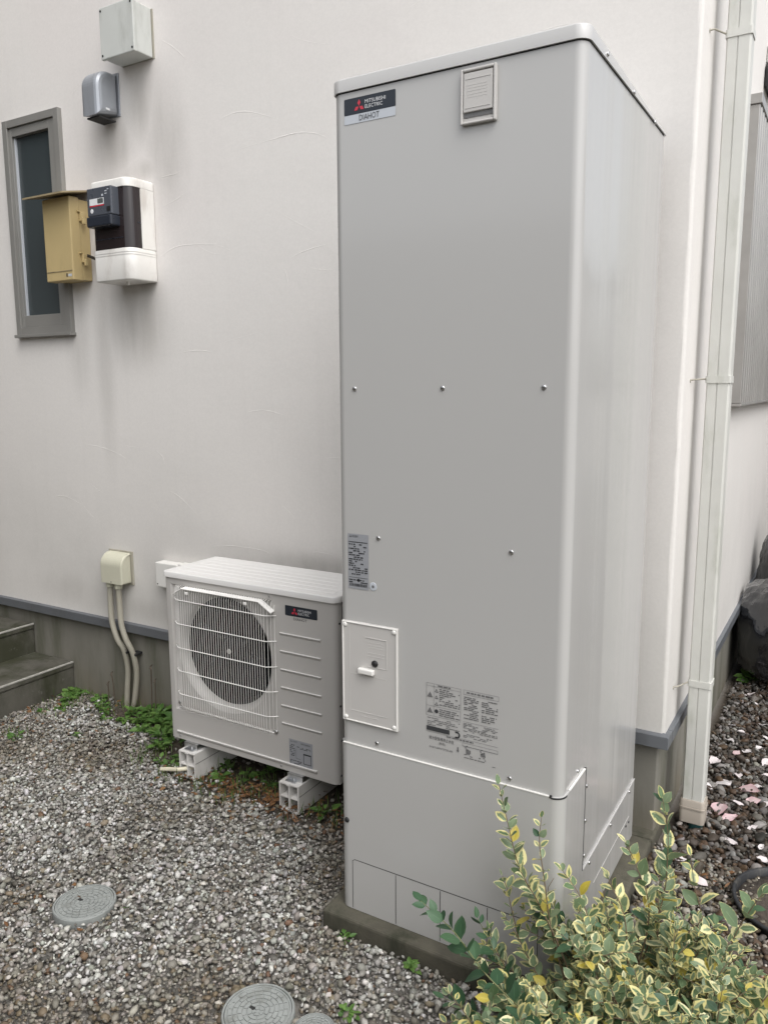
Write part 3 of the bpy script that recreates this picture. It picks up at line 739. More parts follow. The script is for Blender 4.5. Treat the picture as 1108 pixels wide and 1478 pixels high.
# casing: sides + front with a pressed rectangular recess and round fan opening
RX0, RX1, RZ0, RZ1 = -1.092, -.592, .194, .710
FCX, FCZ, FR = -.838, .463, .212
def casing():
    V, F, S = [], [], []
    def q(pts, s=False):
        b = len(V); V.extend(pts); F.append(tuple(range(b, b + len(pts)))); S.append(s)
    y0 = UY0; r = .022
    # front flat with recess rectangle hole
    xl, xr = UX0 + .008, UX1 - r
    for x0, x1, z0, z1 in ((xl, RX0, UZ0, UZ1), (RX1, xr, UZ0, UZ1), (RX0, RX1, UZ0, RZ0), (RX0, RX1, RZ1, UZ1)):
        q([(x0, y0, z0), (x1, y0, z0), (x1, y0, z1), (x0, y0, z1)])
    # right rounded corner
    pts = [(xr + r * math.sin(math.pi / 2 * k / 8), y0 + r - r * math.cos(math.pi / 2 * k / 8)) for k in range(9)]
    for a, b in zip(pts[:-1], pts[1:]): q([(*a, UZ0), (*b, UZ0), (*b, UZ1), (*a, UZ1)], True)
    pts = [(xl - .008 * math.sin(math.pi / 2 * k / 4), y0 + .008 - .008 * math.cos(math.pi / 2 * k / 4)) for k in range(5)]
    for a, b in zip(pts[:-1], pts[1:]): q([(*b, UZ0), (*a, UZ0), (*a, UZ1), (*b, UZ1)], True)
    q([(UX1, y0 + r, UZ0), (UX1, UY1, UZ0), (UX1, UY1, UZ1), (UX1, y0 + r, UZ1)])
    q([(UX0, UY1, UZ0), (UX0, y0 + .008, UZ0), (UX0, y0 + .008, UZ1), (UX0, UY1, UZ1)])
    q([(UX1, UY1, UZ0), (UX0, UY1, UZ0), (UX0, UY1, UZ1), (UX1, UY1, UZ1)])
    q([(UX0, y0 + .01, UZ0), (UX0, UY1, UZ0), (UX1, UY1, UZ0), (UX1, y0 + .01, UZ0)]); q([(UX0, y0, UZ1), (UX1, y0, UZ1), (UX1, UY1, UZ1), (UX0, UY1, UZ1)])
    # recess step
    yr = y0 + .012; i = .010
    o = [(RX0, RZ0), (RX1, RZ0), (RX1, RZ1), (RX0, RZ1)]; n = [(RX0 + i, RZ0 + i), (RX1 - i, RZ0 + i), (RX1 - i, RZ1 - i), (RX0 + i, RZ1 - i)]
    for k in range(4):
        a, b = o[k], o[(k + 1) % 4]; c, d = n[(k + 1) % 4], n[k]
        q([(a[0], y0, a[1]), (b[0], y0, b[1]), (c[0], yr, c[1]), (d[0], yr, d[1])])
    # recess floor with round opening, bell mouth going in
    seg = 72
    def onrect(an):
        dx, dz = math.cos(an), math.sin(an)
        ts = []
        if dx > 1e-9: ts.append((n[1][0] - FCX) / dx)
        if dx < -1e-9: ts.append((n[0][0] - FCX) / dx)
        if dz > 1e-9: ts.append((n[2][1] - FCZ) / dz)
        if dz < -1e-9: ts.append((n[0][1] - FCZ) / dz)
        t_ = min(ts); return (FCX + dx * t_, FCZ + dz * t_)
    corner_an = sorted(math.atan2(p[1] - FCZ, p[0] - FCX) % (2 * math.pi) for p in n)
    ans = sorted(set([2 * math.pi * k / seg for k in range(seg)] + corner_an))
    rr = [(FR + .024, 0), (FR + .016, .005), (FR + .008, .013), (FR + .002, .026), (FR, .036)]
    for j in range(len(ans)):
        a0, a1 = ans[j], ans[(j + 1) % len(ans)]
        p0, p1 = onrect(a0), onrect(a1)
        def c(a, r_): 
            m = onrect(a); rm = math.hypot(m[0] - FCX, m[1] - FCZ) - .001
            r_ = min(r_, rm); return (FCX + r_ * math.cos(a), FCZ + r_ * math.sin(a))
        A, B = c(a0, rr[0][0]), c(a1, rr[0][0])
        q([(p0[0], yr, p0[1]), (p1[0], yr, p1[1]), (B[0], yr, B[1]), (A[0], yr, A[1])][::-1])
        for (ra, da), (rb, db) in zip(rr[:-1], rr[1:]):
            A0, A1, B0, B1 = c(a0, ra), c(a1, ra), c(a0, rb), c(a1, rb)
            q([(A0[0], yr + da, A0[1]), (A1[0], yr + da, A1[1]), (B1[0], yr + db, B1[1]), (B0[0], yr + db, B0[1])][::-1], True)
    o_ = mk('casing', V, F, 'unit', unit)
    o_.data.polygons.foreach_set('use_smooth', S)
    bm = bmesh.new(); bm.from_mesh(o_.data); bmesh.ops.remove_doubles(bm, verts=bm.verts, dist=1e-5); bmesh.ops.recalc_face_normals(bm, faces=bm.faces)
    bm.to_mesh(o_.data); bm.free(); o_.data.set_sharp_from_angle(angle=math.radians(32))
    return o_
cs = casing()
# fan behind the guard
fan = put('fan', None, (FCX, UY0 + .09, FCZ), unit)
disc('hub', (FCX, UY0 + .085, FCZ), '-Y', .050, .03, 'fan', fan, 28, .012)
disc('hub_cap', (FCX, UY0 + .042, FCZ), '-Y', .010, .004, 'plastic_grey', fan, 14, .002)
for k in range(3):
    V, F = [], []; nr, na = 8, 9
    for i in range(nr):
        r_ = .045 + (.200 - .045) * i / (nr - 1)
        for j in range(na):
            s = j / (na - 1); an = math.radians(120 * k + 20 + s * (62 + 30 * i / nr) + 18 * i / nr)
            V.append((FCX + r_ * math.cos(an), UY0 + .075 + .055 * s + .01 * math.sin(s * 3), FCZ + r_ * math.sin(an)))
    for i in range(nr - 1):
        for j in range(na - 1): F.append((i * na + j, i * na + j + 1, (i + 1) * na + j + 1, (i + 1) * na + j))
    b_ = mk('blade', V, F, 'fan', fan, True); md = b_.modifiers.new('thickness', 'SOLIDIFY'); md.thickness = .003
V, F = tube_geo([(FCX, UY0 + .0485, FCZ), (FCX, UY0 + .19, FCZ)], FR + .0005, 56, False); mk('shroud', V, F, 'fan', unit, True)
box('coil', UX0 + .02, -.60, UY0 + .20, UY0 + .21, UZ0 + .02, UZ1 - .02, 'fan', unit)
# lid with shallow ribs
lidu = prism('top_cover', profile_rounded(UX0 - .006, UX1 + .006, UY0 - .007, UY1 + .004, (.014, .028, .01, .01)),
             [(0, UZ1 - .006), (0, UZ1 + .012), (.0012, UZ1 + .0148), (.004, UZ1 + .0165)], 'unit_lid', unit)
for k in range(6):
    y = UY0 + .045 + k * .042
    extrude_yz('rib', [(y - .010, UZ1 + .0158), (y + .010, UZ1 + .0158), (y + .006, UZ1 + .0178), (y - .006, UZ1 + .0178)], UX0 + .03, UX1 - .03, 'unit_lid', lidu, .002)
# louvre embossings on the right of the front
for i, z in enumerate((.594, .527, .458, .390, .3215, .2535)):
    extrude_yz('louvre', [(UY0 + .001, z + .004), (UY0 - .0045, z + .0005), (UY0 - .0045, z - .0006), (UY0 + .001, z - .010)], -.556, -.378, 'unit', cs, .0)
    box('louvre_edge', -.555, -.379, UY0 - .0054, UY0 - .001, z + .0008, z + .0026, 'unit_lid', cs, .0006)
extrude_yz('bottom_bead', [(UY0 + .001, .106), (UY0 - .005, .101), (UY0 - .005, .098), (UY0 + .001, .088)], -1.09, -.402, 'unit', cs)
box('bead_edge', -1.088, -.404, UY0 - .0058, UY0 - .001, .1015, .1042, 'unit_lid', cs, .0008)
box('corner_seam', UX1 - .0004, UX1 + .0007, UY0 + .036, UY0 + .039, UZ0 + .002, UZ1 - .008, 'seam', unit)
for x, z in ((-1.075, .083), (-.565, .083), (-.60, .722)): screw((x, UY0, z), '-Y', unit, .004)
for z in (.66, .36, .10): screw((UX1, UY0 + .020, z), '+X', unit, .004, 'seam')
badge(unit, -.5295, -.3895, .7015, .6645, 0, UY0 - .0010, False, (-.492, -.434, .6505, .6605))
stk = flat('wiring_label', [rect(-.526, -.421, .101, .200)], UY0 - .0008, 'silver_dark', unit)
q_ = frame_lines(-.462, -.428, .115, .155, .0022) + [rect(-.462, -.428, .150, .155)] + print_lines(-.522, -.50, .135, .182, 7, R, .7, .5, (.003, .008)) + print_lines(-.49, -.43, .168, .178, 2, R, .7, .5) + print_lines(-.522, -.47, .106, .122, 3, R, .75, .45) + [rect(-.495, -.494, .130, .165), rect(-.495, -.475, .129, .130)]
flat('print', q_, UY0 - .0015, 'ink', stk, 'stuff')
flat('diamond_emblem', rhombi(-.516, .197, .189), UY0 - .0015, 'ink', stk)
text('lettering', 'DIAHOT', -.508, -.488, .190, .195, UY0 - .0015, 'ink', stk)
text('lettering', 'MITSUBISHI', -.472, -.432, .187, .193, UY0 - .0015, 'ink', stk)
# wire fan guard: cage standing 30 mm off the recess
GY = UY0 - .020
GX0, GX1, GZ0, GZ1 = -1.068, -.578, .236, .708
guard = put('fan_guard', None, ((GX0 + GX1) / 2, GY, GZ0), unit)
NW = 43
wire = None
for k in range(NW):
    x = GX0 + (GX1 - GX0) * k / (NW - 1)
    edge = min(k, NW - 1 - k)
    bow = .018 * max(0, 1 - edge / 3.0)
    zt = GZ1 - .002
    pts = [(x, UY0 + .014, GZ0 - .038), (x, GY + bow + .018, GZ0 - .034), (x, GY + bow, GZ0 - .012), (x, GY + bow, GZ0 + .01), (x, GY + bow, zt - .02), (x, GY + bow + .006, zt), (x, UY0 + .010, zt + .006)]
    tube('wire', pts, .00095, 'guard', guard, 5)
for z in (.655, .5595, .463, .368, .273):
    pts = [(GX0 - .006, UY0 + .006, z), (GX0 - .004, GY + .018, z), (GX0 + .028, GY - .003, z), (GX1 - .028, GY - .003, z), (GX1 + .004, GY + .018, z), (GX1 + .006, UY0 + .006, z)]
    tube('cross_wire', pts, .0019, 'guard', guard, 6)
tube('cross_wire', [(GX0, UY0 - .002, GZ0 - .030), (GX1, UY0 - .002, GZ0 - .030)], .0022, 'guard', guard, 6)
# chamfered plastic shield along the top of the guard
pts = [(GX0 + .006, .672), (GX0 + .056, .702), (GX1 - .056, .702), (GX1 + .002, .668)]
V, F = [], []
for x, z in pts:
    V += [(x, UY0 - .002, z + .006), (x, GY - .004, z + .003), (x, GY - .005, z + .0005), (x, GY - .003, z - .0005), (x, UY0 - .002, z + .003)]
for i in range(3):
    for k in range(5): F.append((i * 5 + k, i * 5 + (k + 1) % 5, (i + 1) * 5 + (k + 1) % 5, (i + 1) * 5 + k))
F += [(0, 1, 2, 3, 4), (19, 18, 17, 16, 15)]
mk('top_shield', V, F, 'guard', guard)
box('clip', -.99, -.975, GY - .010, GY - .004, .684, .694, 'guard', guard, .002); box('clip', -.70, -.685, GY - .010, GY - .004, .684, .694, 'guard', guard, .002)
disc('bolt', (GX1 - .004, UY0 - .001, .212), '-Y', .008, .006, 'screw', guard, 10, .001); disc('bolt', (GX0 + .004, UY0 - .001, .226), '-Y', .008, .006, 'screw', guard, 10, .001)
for xa in (-1.045, -.530): box('foot', xa, xa + .07, UY0 - .012, UY1 + .012, .045, .0695, 'steel', unit, .002)

# ------------------------------------------------------------------ plastic support blocks
def block(x0, x1, z0, z1, label):
    b = thing('support_block', ((x0 + x1) / 2, .58, z0), label, 'support block', 'plastic blocks under the heat pump')
    y0, y1, t = .400, .80, .0065
    xm, zm = (x0 + x1) / 2, (z0 + z1) / 2
    boxes('shell', [(x0, x0 + t, y0, y1, z0, z1), (x1 - t, x1, y0, y1, z0, z1), (x0 + t, x1 - t, y0 + .0004, y1, z1 - t, z1), (x0 + t, x1 - t, y0 + .0004, y1, z0, z0 + t),
                    (xm - t / 2, xm + t / 2, y0 + .0008, y1, z0 + t, z1 - t), (x0 + t, xm - t / 2, y0 + .0012, y1, zm - t / 2, zm + t / 2), (xm + t / 2, x1 - t, y0 + .0012, y1, zm - t / 2, zm + t / 2)], 'block', b, .0012)
    box('end_stop', x0 + t, x1 - t, .52, .525, z0 + t, z1 - t, 'block', b)
    boxes('groove_line', [(x1 - .0002, x1 + .0008, y0 + .004, y1, zm + .012, zm + .0135)], 'seam', b)
    p = box('anchor_plate', xm - .026, xm + .020, y0 + .012, y0 + .075, z1 + .0004, z1 + .0045, 'steel', b, .001)
    V, F = tube_geo([(xm, y0 + .038, z1 + .0046), (xm, y0 + .038, z1 + .014)], .012, 6); mk('nut', V, F, 'steel', p)
    V, F = tube_geo([(xm, y0 + .038, z1 + .0142), (xm, y0 + .038, z1 + .022)], .0055, 10); mk('bolt', V, F, 'steel', p)
    box('lip', xm - .008, xm + .008, y0 - .003, y0 + .010, z1 - .008, z1 + .0005, 'block', b, .001)
block(-1.048, -.963, -.066, .0445, 'white hollow plastic support block with a cream drain pipe poking out')
block(-.547, -.458, -.064, .0445, 'white hollow plastic support block nearest the tall tank, no pipe')
hs_ = tube('drain_pipe', spline([(-.985, .45, -.027), (-1.03, .392, -.030), (-1.09, .375, -.037), (-1.118, .367, -.042)], 5), .0085, 'hose', None, 12)
tag(hs_, 'short cream drain pipe lying on weeds by the left support block', 'pipe')

# ------------------------------------------------------------------ wall fittings
# upper junction box
jb = thing('junction_box', (-1.543, YW, 2.807), 'grey white square junction box, highest fitting on the wall', 'junction box')
box('body', -1.636, -1.450, .738, YW - .004, 2.812, 3.001, 'box_white', jb, .004)
box('cover', -1.641, -1.445, .722, .7375, 2.807, 3.006, 'box_white', jb, .004)
for x, z in ((-1.630, 2.822), (-1.456, 2.822), (-1.630, 2.992), (-1.456, 2.992)): screw((x, .7222, z), '-Y', jb, .0045, 'seam')
box('back_plate', -1.632, -1.4435, YW - .0035, YW + .001, 2.811, 3.000, 'conduit', jb)
# vent hood
vh = thing('vent_hood', (-1.717, YW, 2.60), 'grey metal exhaust vent hood above the narrow window', 'vent hood')
def hood_profile(yf, yb, zb_f, zb_b, zt, r, seg=10):
    p = [(yb, zb_b), (yf, zb_f)]
    p += [(yf + r - r * math.cos(math.pi / 2 * k / seg), zt - r + r * math.sin(math.pi / 2 * k / seg)) for k in range(seg + 1)]
    p += [(yb, zt)]
    return p
extrude_yz('hood', hood_profile(.712, YW - .006, 2.604, 2.628, 2.790, .070), -1.773, -1.664, 'hood', vh, .022)
box('back_flange', -1.776, -1.661, YW - .0055, YW + .001, 2.622, 2.797, 'hood', vh, .002)
box('mesh_outlet', -1.757, -1.680, .730, YW - .012, 2.598, 2.6045, 'seam', vh)
box('maker_tag', -1.6638, -1.6628, .752, .772, 2.630, 2.638, 'white_print', vh)
# electric meter cabinet
mb = thing('meter_cabinet', (-1.60, YW, 1.915), 'white electric meter cabinet with smoked window and grey meter', 'electric meter')
MX0, MX1, MZ0, MZ1, MYF = -1.716, -1.486, 1.916, 2.328, .688
def mprof(off, y1): return profile_rounded(MX0 + off, MX1 - off, MYF + off, y1, (.012, .040, .004, .004), 7)
lowc = prism('lower_case', mprof(0, YW - .002), [(.006, MZ0), (.001, MZ0 + .003), (0, MZ0 + .006), (0, 2.042), (.002, 2.047)], 'meter_white', mb)
prism('top_case', mprof(0, YW - .002), [(0, 2.292), (0, MZ1 - .008), (.002, MZ1 - .002), (.006, MZ1)], 'meter_white', mb)
for z in (2.020, 2.030): prism('trim_line', mprof(-.0012, YW - .003), [(0, z), (0, z + .0032)], 'meter_white', mb)
prism('smoked_window', mprof(.003, YW - .075), [(0, 2.046), (0, 2.2915)], 'smoke', mb)
box('side_case', MX1 - .060, MX1, YW - .0755, YW - .002, 2.0472, 2.2918, 'meter_white', mb, .002)
corner_band = box('window_band', MX1 - .0025, MX1 - .0012, MYF + .045, YW - .079, 2.150, 2.153, 'meter_dark', mb)
box('window_band', MX0 + .02, MX1 - .045, MYF + .0014, MYF + .0028, 2.088, 2.091, 'meter_dark', mb)
mt = box('meter', -1.697, -1.548, .652, .720, 2.178, 2.292, 'meter_grey', mb, .005)
box('terminal_cover', -1.698, -1.547, .644, .720, 2.134, 2.177, 'meter_dark', mb, .006)
sp_ = flat('meter_display', [rect(-1.680, -1.592, 2.222, 2.248)], .6513, 'white_print', mt)
flat('display_screen', [rect(-1.630, -1.596, 2.227, 2.246)], .6506, 'screen', sp_)
flat('red_stripe', [rect(-1.680, -1.592, 2.2165, 2.2213)], .6513, 'red', mt)
flat('display_mark', [rect(-1.605, -1.594, 2.254, 2.262), rect(-1.585, -1.572, 2.270, 2.274), rect(-1.585, -1.572, 2.260, 2.264), rect(-1.57, -1.56, 2.276, 2.280)], .6513, 'silver_print', mt)
disc('round_seal', (-1.668, .6518, 2.199), '-Y', .009, .001, 'white_print', mt)
flat('port_window', [rect(-1.578, -1.556, 2.190, 2.210)], .6513, 'black', mt)
box('drip_spout', -1.578, -1.566, .735, .747, 1.902, 1.9175, 'meter_white', mb, .002)
# beige breaker box
bb = thing('breaker_box', (-1.99, YW, 1.948), 'beige metal breaker box with a small overhanging roof', 'breaker box')
box('body', -2.078, -1.902, .775, YW - .001, 1.950, 2.300, 'beige', bb, .003)
dr = box('door', -2.083, -1.898, .722, .7735, 1.946, 2.306, 'beige', bb, .004)
box('door_bead', -2.078, -1.903, .7200, .7225, 1.986, 1.9895, 'beige_roof', dr)
box('lock', -1.944, -1.937, .7196, .7225, 1.962, 1.976, 'ink', dr)
flat('maker_label', [rect(-1.932, -1.908, 1.962, 1.973)], .7212, 'silver_print', dr)
for z in (2.215, 2.035):
    l = box('latch', -1.8985, -1.884, .770, .792, z - .010, z + .028, 'beige', bb, .002)
    box('hook', -1.884, -1.874, .772, .788, z - .024, z + .004, 'beige', l, .002)
    box('hinge_plate', -1.8985, -1.889, .758, .800, z + .028, z + .034, 'beige', bb, .001)
V = [(-2.128, .655, 2.300), (-1.862, .655, 2.300), (-1.862, YW, 2.338), (-2.128, YW, 2.338)]
V += [(x, y, z + .007) for x, y, z in V]
mk('roof', V, [(3, 2, 1, 0), (4, 5, 6, 7), (0, 1, 5, 4), (1, 2, 6, 5), (2, 3, 7, 6), (3, 0, 4, 7)], 'beige_roof', bb)
tube('cable', spline([(-1.895, .80, 2.06), (-1.82, .79, 2.035), (-1.76, .80, 2.0), (-1.72, .80, 1.97)], 5), .007, 'black', bb, 8)
# cable entry hood with its two conduits
ch = thing('cable_entry_hood', (-1.82, YW, .53), 'rounded cream plastic cable entry hood low on the wall', 'cable cover')
extrude_yz('hood', hood_profile(.762, YW - .007, .546, .546, .690, .060), -1.893, -1.746, 'cream_plastic', ch, .008)
box('back_flange', -1.899, -1.735, YW - .0065, YW + .001, .534, .698, 'conduit', ch, .003)
screw((-1.82, .7625, .554), '-Y', ch, .003, 'seam')
def conduit(pts, label):
    c = thing('conduit', pts[-1], label, 'conduit', 'conduits under the cable hood')
    tube('pipe', spline(pts, 7), .0135, 'conduit', c, 12)
    V, F = tube_geo([(pts[0][0], pts[0][1], .546), (pts[0][0], pts[0][1], .520)], .019, 14); mk('connector', V, F, 'cream_plastic', c, False)
    return c
c1 = conduit([(-1.868, .795, .545), (-1.872, .795, .42), (-1.866, .793, .34), (-1.838, .795, .26), (-1.812, .81, .20), (-1.812, .825, .10), (-1.826, .825, -.02), (-1.836, .825, -.12)], 'left of the two bent grey cream conduits under the cable hood')
c2 = conduit([(-1.802, .790, .545), (-1.803, .790, .42), (-1.796, .788, .34), (-1.772, .79, .27), (-1.749, .806, .20), (-1.748, .822, .10), (-1.766, .822, -.02), (-1.792, .82, -.12)], 'right of the two bent grey cream conduits under the cable hood')
box('clamp', -1.832, -1.792, .806, .850, .188, .200, 'seam', c1, .003); box('clamp', -1.769, -1.729, .803, .850, .188, .200, 'seam', c2, .003)
# little white box behind the unit
wb = thing('pipe_cover_box', (-1.47, YW, .56), 'small white plastic pipe cover box on the wall behind the heat pump', 'cover box')
box('cover', -1.534, -1.400, .776, YW - .001, .566, .680, 'plastic_white', wb, .004)
box('duct', -1.3995, -1.22, .785, YW - .001, .620, .684, 'plastic_white', wb, .004)
screw((-1.523, .7762, .580), '-Y', wb, .003, 'seam')

# ------------------------------------------------------------------ downpipe
dp = thing('downpipe', (.785, 1.03, -.02), 'weathered cream square rain downpipe at the house corner', 'downpipe')
PX0, PX1, PY0, PY1 = .743, .813, 1.000, 1.062
prof = [(PX0, PY0 + .006), (PX0 + .004, PY0), (.7735, PY0), (.7745, PY0 + .003), (.7765, PY0 + .003), (.7775, PY0), (PX1 - .006, PY0), (PX1, PY0 + .005), (PX1, PY1), (PX0, PY1)]
def simple_prism(name, prof, z0, z1, mat, parent):
    n = len(prof); V = [(x, y, z0) for x, y in prof] + [(x, y, z1) for x, y in prof]
    F = [(k, (k + 1) % n, n + (k + 1) % n, n + k) for k in range(n)] + [tuple(range(n))[::-1], tuple(range(n, 2 * n))]
    return mk(name, V, F, mat, parent)
simple_prism('pipe', prof, .02, 5.8, 'pipe', dp)
ft = prism('foot_socket', profile_rounded(PX0 - .006, PX1 + .006, PY0 - .007, PY1 + .006, (.012,) * 4, 4), [(0, -.030), (0, .048), (.003, .052)], 'pipe_foot', dp)
V, F = tube_geo([(.788, 1.028, -.12), (.788, 1.028, -.0305)], .024, 16); mk('drain_stub', V, F, 'teal', dp)
prism('bead', profile_rounded(PX0 - .008, PX1 + .008, PY0 - .009, PY1 + .008, (.012,) * 4, 4), [(0, .020), (0, .026)], 'pipe_foot', dp)
for z in (2.500, 1.483, .470):
    cl = prism('clamp', profile_rounded(PX0 - .003, PX1 + .003, PY0 - .003, PY1 + .003, (.006,) * 4, 3), [(0, z - .011), (0, z + .011)], 'pipe', dp)
    tube('bracket_rod', [(XC - .02, .938, z - .004), (XC + .012, .944, z), (PX0 - .001, 1.004, z + .002)], .0026, 'conduit', cl, 8)
    disc('wall_rosette', (XC, .938, z - .004), '+X', .006, .002, 'conduit', cl, 14)

# ------------------------------------------------------------------ shutter case on the side wall
sh = thing('shutter_case', (.73, 2.9, 1.385), 'ribbed grey metal shutter case on the side wall behind the downpipe', 'shutter case')
SY0, SY1, SZ0, SZ1, SX = 1.862, 4.10, 1.378, 2.570, .748
box('case', XC + .001, SX - .0035, SY0, SY1, SZ0 + .012, SZ1 - .02, 'shutter_shade', sh, .003)
box('end_post', XC + .0012, SX + .001, SY0 - .002, SY0 + .028, SZ0 + .0121, SZ1 - .0199, 'shutter', sh, .003)
box('top_cap', XC + .001, SX + .008, SY0 - .010, SY1 + .01, SZ1 - .0195, SZ1 + .018, 'shutter', sh, .002)
box('bottom_rail', XC + .001, SX + .003, SY0 - .004, SY1 + .004, SZ0, SZ0 + .0115, 'shutter', sh, .002)
sl = None
for k in range(30):
    y = SY0 + .06 + k * .072
    if y > SY1 - .05: break
    if sl is None:
        sl = extr = None
        V = [(SX - .0038, y - .022, SZ0 + .0118), (SX + .0035, y - .016, SZ0 + .0118), (SX + .0035, y + .016, SZ0 + .0118), (SX - .0038, y + .022, SZ0 + .0118)]
        V += [(a, b, SZ1 - .0198) for a, b, c in V]
        sl = mk('slat', V, [(0, 1, 5, 4), (1, 2, 6, 5), (2, 3, 7, 6), (3, 2, 1, 0), (4, 5, 6, 7)], 'shutter', sh); y_first = y; base = WL[sl.name]
    else: put('slat', sl.data, base + Vector((0, y - y_first, 0)), sh)
lf = thing('wall_fixture', (.73, 2.4, 2.75), 'small dark rounded fixture on the side wall above the shutter case', 'wall fixture')  # dark fixture of unknown kind, shaped as a plain hood
extrude_yz('shade', hood_profile(2.30, 2.50, 2.75, 2.75, 2.86, .05), XC + .002, XC + .075, 'black', lf, .01)
box('mount', XC + .001, XC + .03, 2.34, 2.48, 2.8605, 2.93, 'plastic_grey', lf, .004)

# ------------------------------------------------------------------ rubbish bags beyond the downpipe
def bag(name, c, rx, ry, rz, seed, label):
    bm = bmesh.new(); bmesh.ops.create_icosphere(bm, subdivisions=5, radius=1)
    for v in bm.verts:
        d = v.co.normalized(); s = Vector((seed, seed * 1.7, 0))
        n1 = mnoise.fractal(d * 1.6 + s, 1.0, 2.0, 3); cr = 1 - abs(mnoise.noise(d * 3.2 + s)); cr2 = 1 - abs(mnoise.noise(Vector((d.x * 7, d.y * 7, d.z * 2.2)) + s))
        r = .97 + .09 * n1 + .03 * cr ** 6 + .06 * cr2 ** 7
        p = Vector((d.x * rx * r, d.y * ry * r, d.z * rz * r))
        sq = .55
        p.x = math.copysign(abs(p.x / rx) ** (1 - sq * .35), p.x) * rx; p.z = math.copysign(abs(p.z / rz) ** (1 - sq * .3), p.z) * rz
        v.co = Vector(c) + p
        v.co.z = max(v.co.z, ground_z(v.co.x, v.co.y) - .005)
        v.co.x = max(v.co.x, XC + .018 + .004 * n1)
    o = from_bm(name, bm, 'bag', None, True); return tag(o, label, 'rubbish bag', 'rubbish bags by the side wall')
bag('rubbish_bag', (1.03, 2.78, .20), .36, .33, .29, 3.1, 'large glossy black rubbish bag in front on the dark gravel')
bag('rubbish_bag', (1.00, 3.32, .38), .27, .27, .35, 8.4, 'black rubbish bag standing taller behind the front bag')

# ------------------------------------------------------------------ manhole covers
def manhole(cx, cy, z, R_, label, tilt):
    m = thing('manhole_cover', (cx, cy, z), label, 'manhole cover', 'small round manhole covers in the gravel')
    def T(p): 
        return (p[0], p[1], p[2] + tilt[0] * (p[0] - cx) + tilt[1] * (p[1] - cy))
    def lathe(pr, seg=56):
        V, F = [], []
        for r, h in pr:
            for k in range(seg):
                a = 2 * math.pi * k / seg; V.append(T((cx + r * math.cos(a), cy + r * math.sin(a), z + h)))
        for i in range(len(pr) - 1):
            for k in range(seg): F.append((i * seg + k, i * seg + (k + 1) % seg, (i + 1) * seg + (k + 1) % seg, (i + 1) * seg + k))
        return V, F, seg
    V, F, s = lathe([(R_, -.08), (R_, -.004), (R_ - .002, 0), (R_ * .93, 0), (R_ * .925, -.004)]); mk('frame', V, F, 'manhole', m)
    V, F, s = lathe([(R_ * .915, -.02), (R_ * .915, -.0025), (R_ * .90, -.001), (R_ * .86, -.001), (R_ * .85, -.0032)])
    F.append(tuple(range(4 * s, 5 * s))); mk('lid', V, F, 'manhole', m)
    V, F = [], []
    rings = 6; r_out = R_ * .83; dr = r_out / (rings + .35)
    for i in range(rings):
        r0 = r_out - (i + 1) * dr + .0012; r1 = r_out - i * dr - .0012
        n = max(5, int(2 * math.pi * (r0 + r1) / 2 / (dr * 1.75)))
        for k in range(n):
            g = .0013 / ((r0 + r1) / 2); o = (i % 2) * .5
            a0 = 2 * math.pi * (k + o) / n + g; a1 = 2 * math.pi * (k + 1 + o) / n - g
            b = len(V); ns = 4; h = -.0006 + rng.normal() * .0002
            for zz in (-.0034, h):
                for j in range(ns + 1):
                    a = a0 + (a1 - a0) * j / ns
                    V.append(T((cx + r0 * math.cos(a), cy + r0 * math.sin(a), z + zz))); V.append(T((cx + r1 * math.cos(a), cy + r1 * math.sin(a), z + zz)))
            top = b + 2 * (ns + 1)
            for j in range(ns):
                q0, q1, q2, q3 = top + 2 * j, top + 2 * j + 1, top + 2 * j + 3, top + 2 * j + 2
                F.append((q0, q1, q2, q3)); L0 = b + 2 * j
                F += [(L0 + 1, L0 + 3, q2, q1), (L0 + 2, L0, q0, q3)]
            F += [(b, b + 1, top + 1, top), (b + 2 * ns + 1, b + 2 * ns, top + 2 * ns, top + 2 * ns + 1)]
    mk('tread_pattern', V, F, 'manhole', m, kind='stuff')
    box('lift_slot', cx - R_ * .28, cx - R_ * .12, cy - .004, cy + .004, z - .002, z + .0004, 'seam', m)
manhole(-.700, -.335, -.044, .090, 'grey round manhole cover alone in the gravel on the left', (.02, -.04))
manhole(.014, -.398, -.044, .090, 'larger grey round manhole cover in front of the concrete pad', (0, .01))
manhole(.163, -.372, -.048, .052, 'smallest grey manhole cover beside the larger one', (0, .01))
MH = [(-.700, -.335, .090), (.014, -.398, .090), (.163, -.372, .052)]

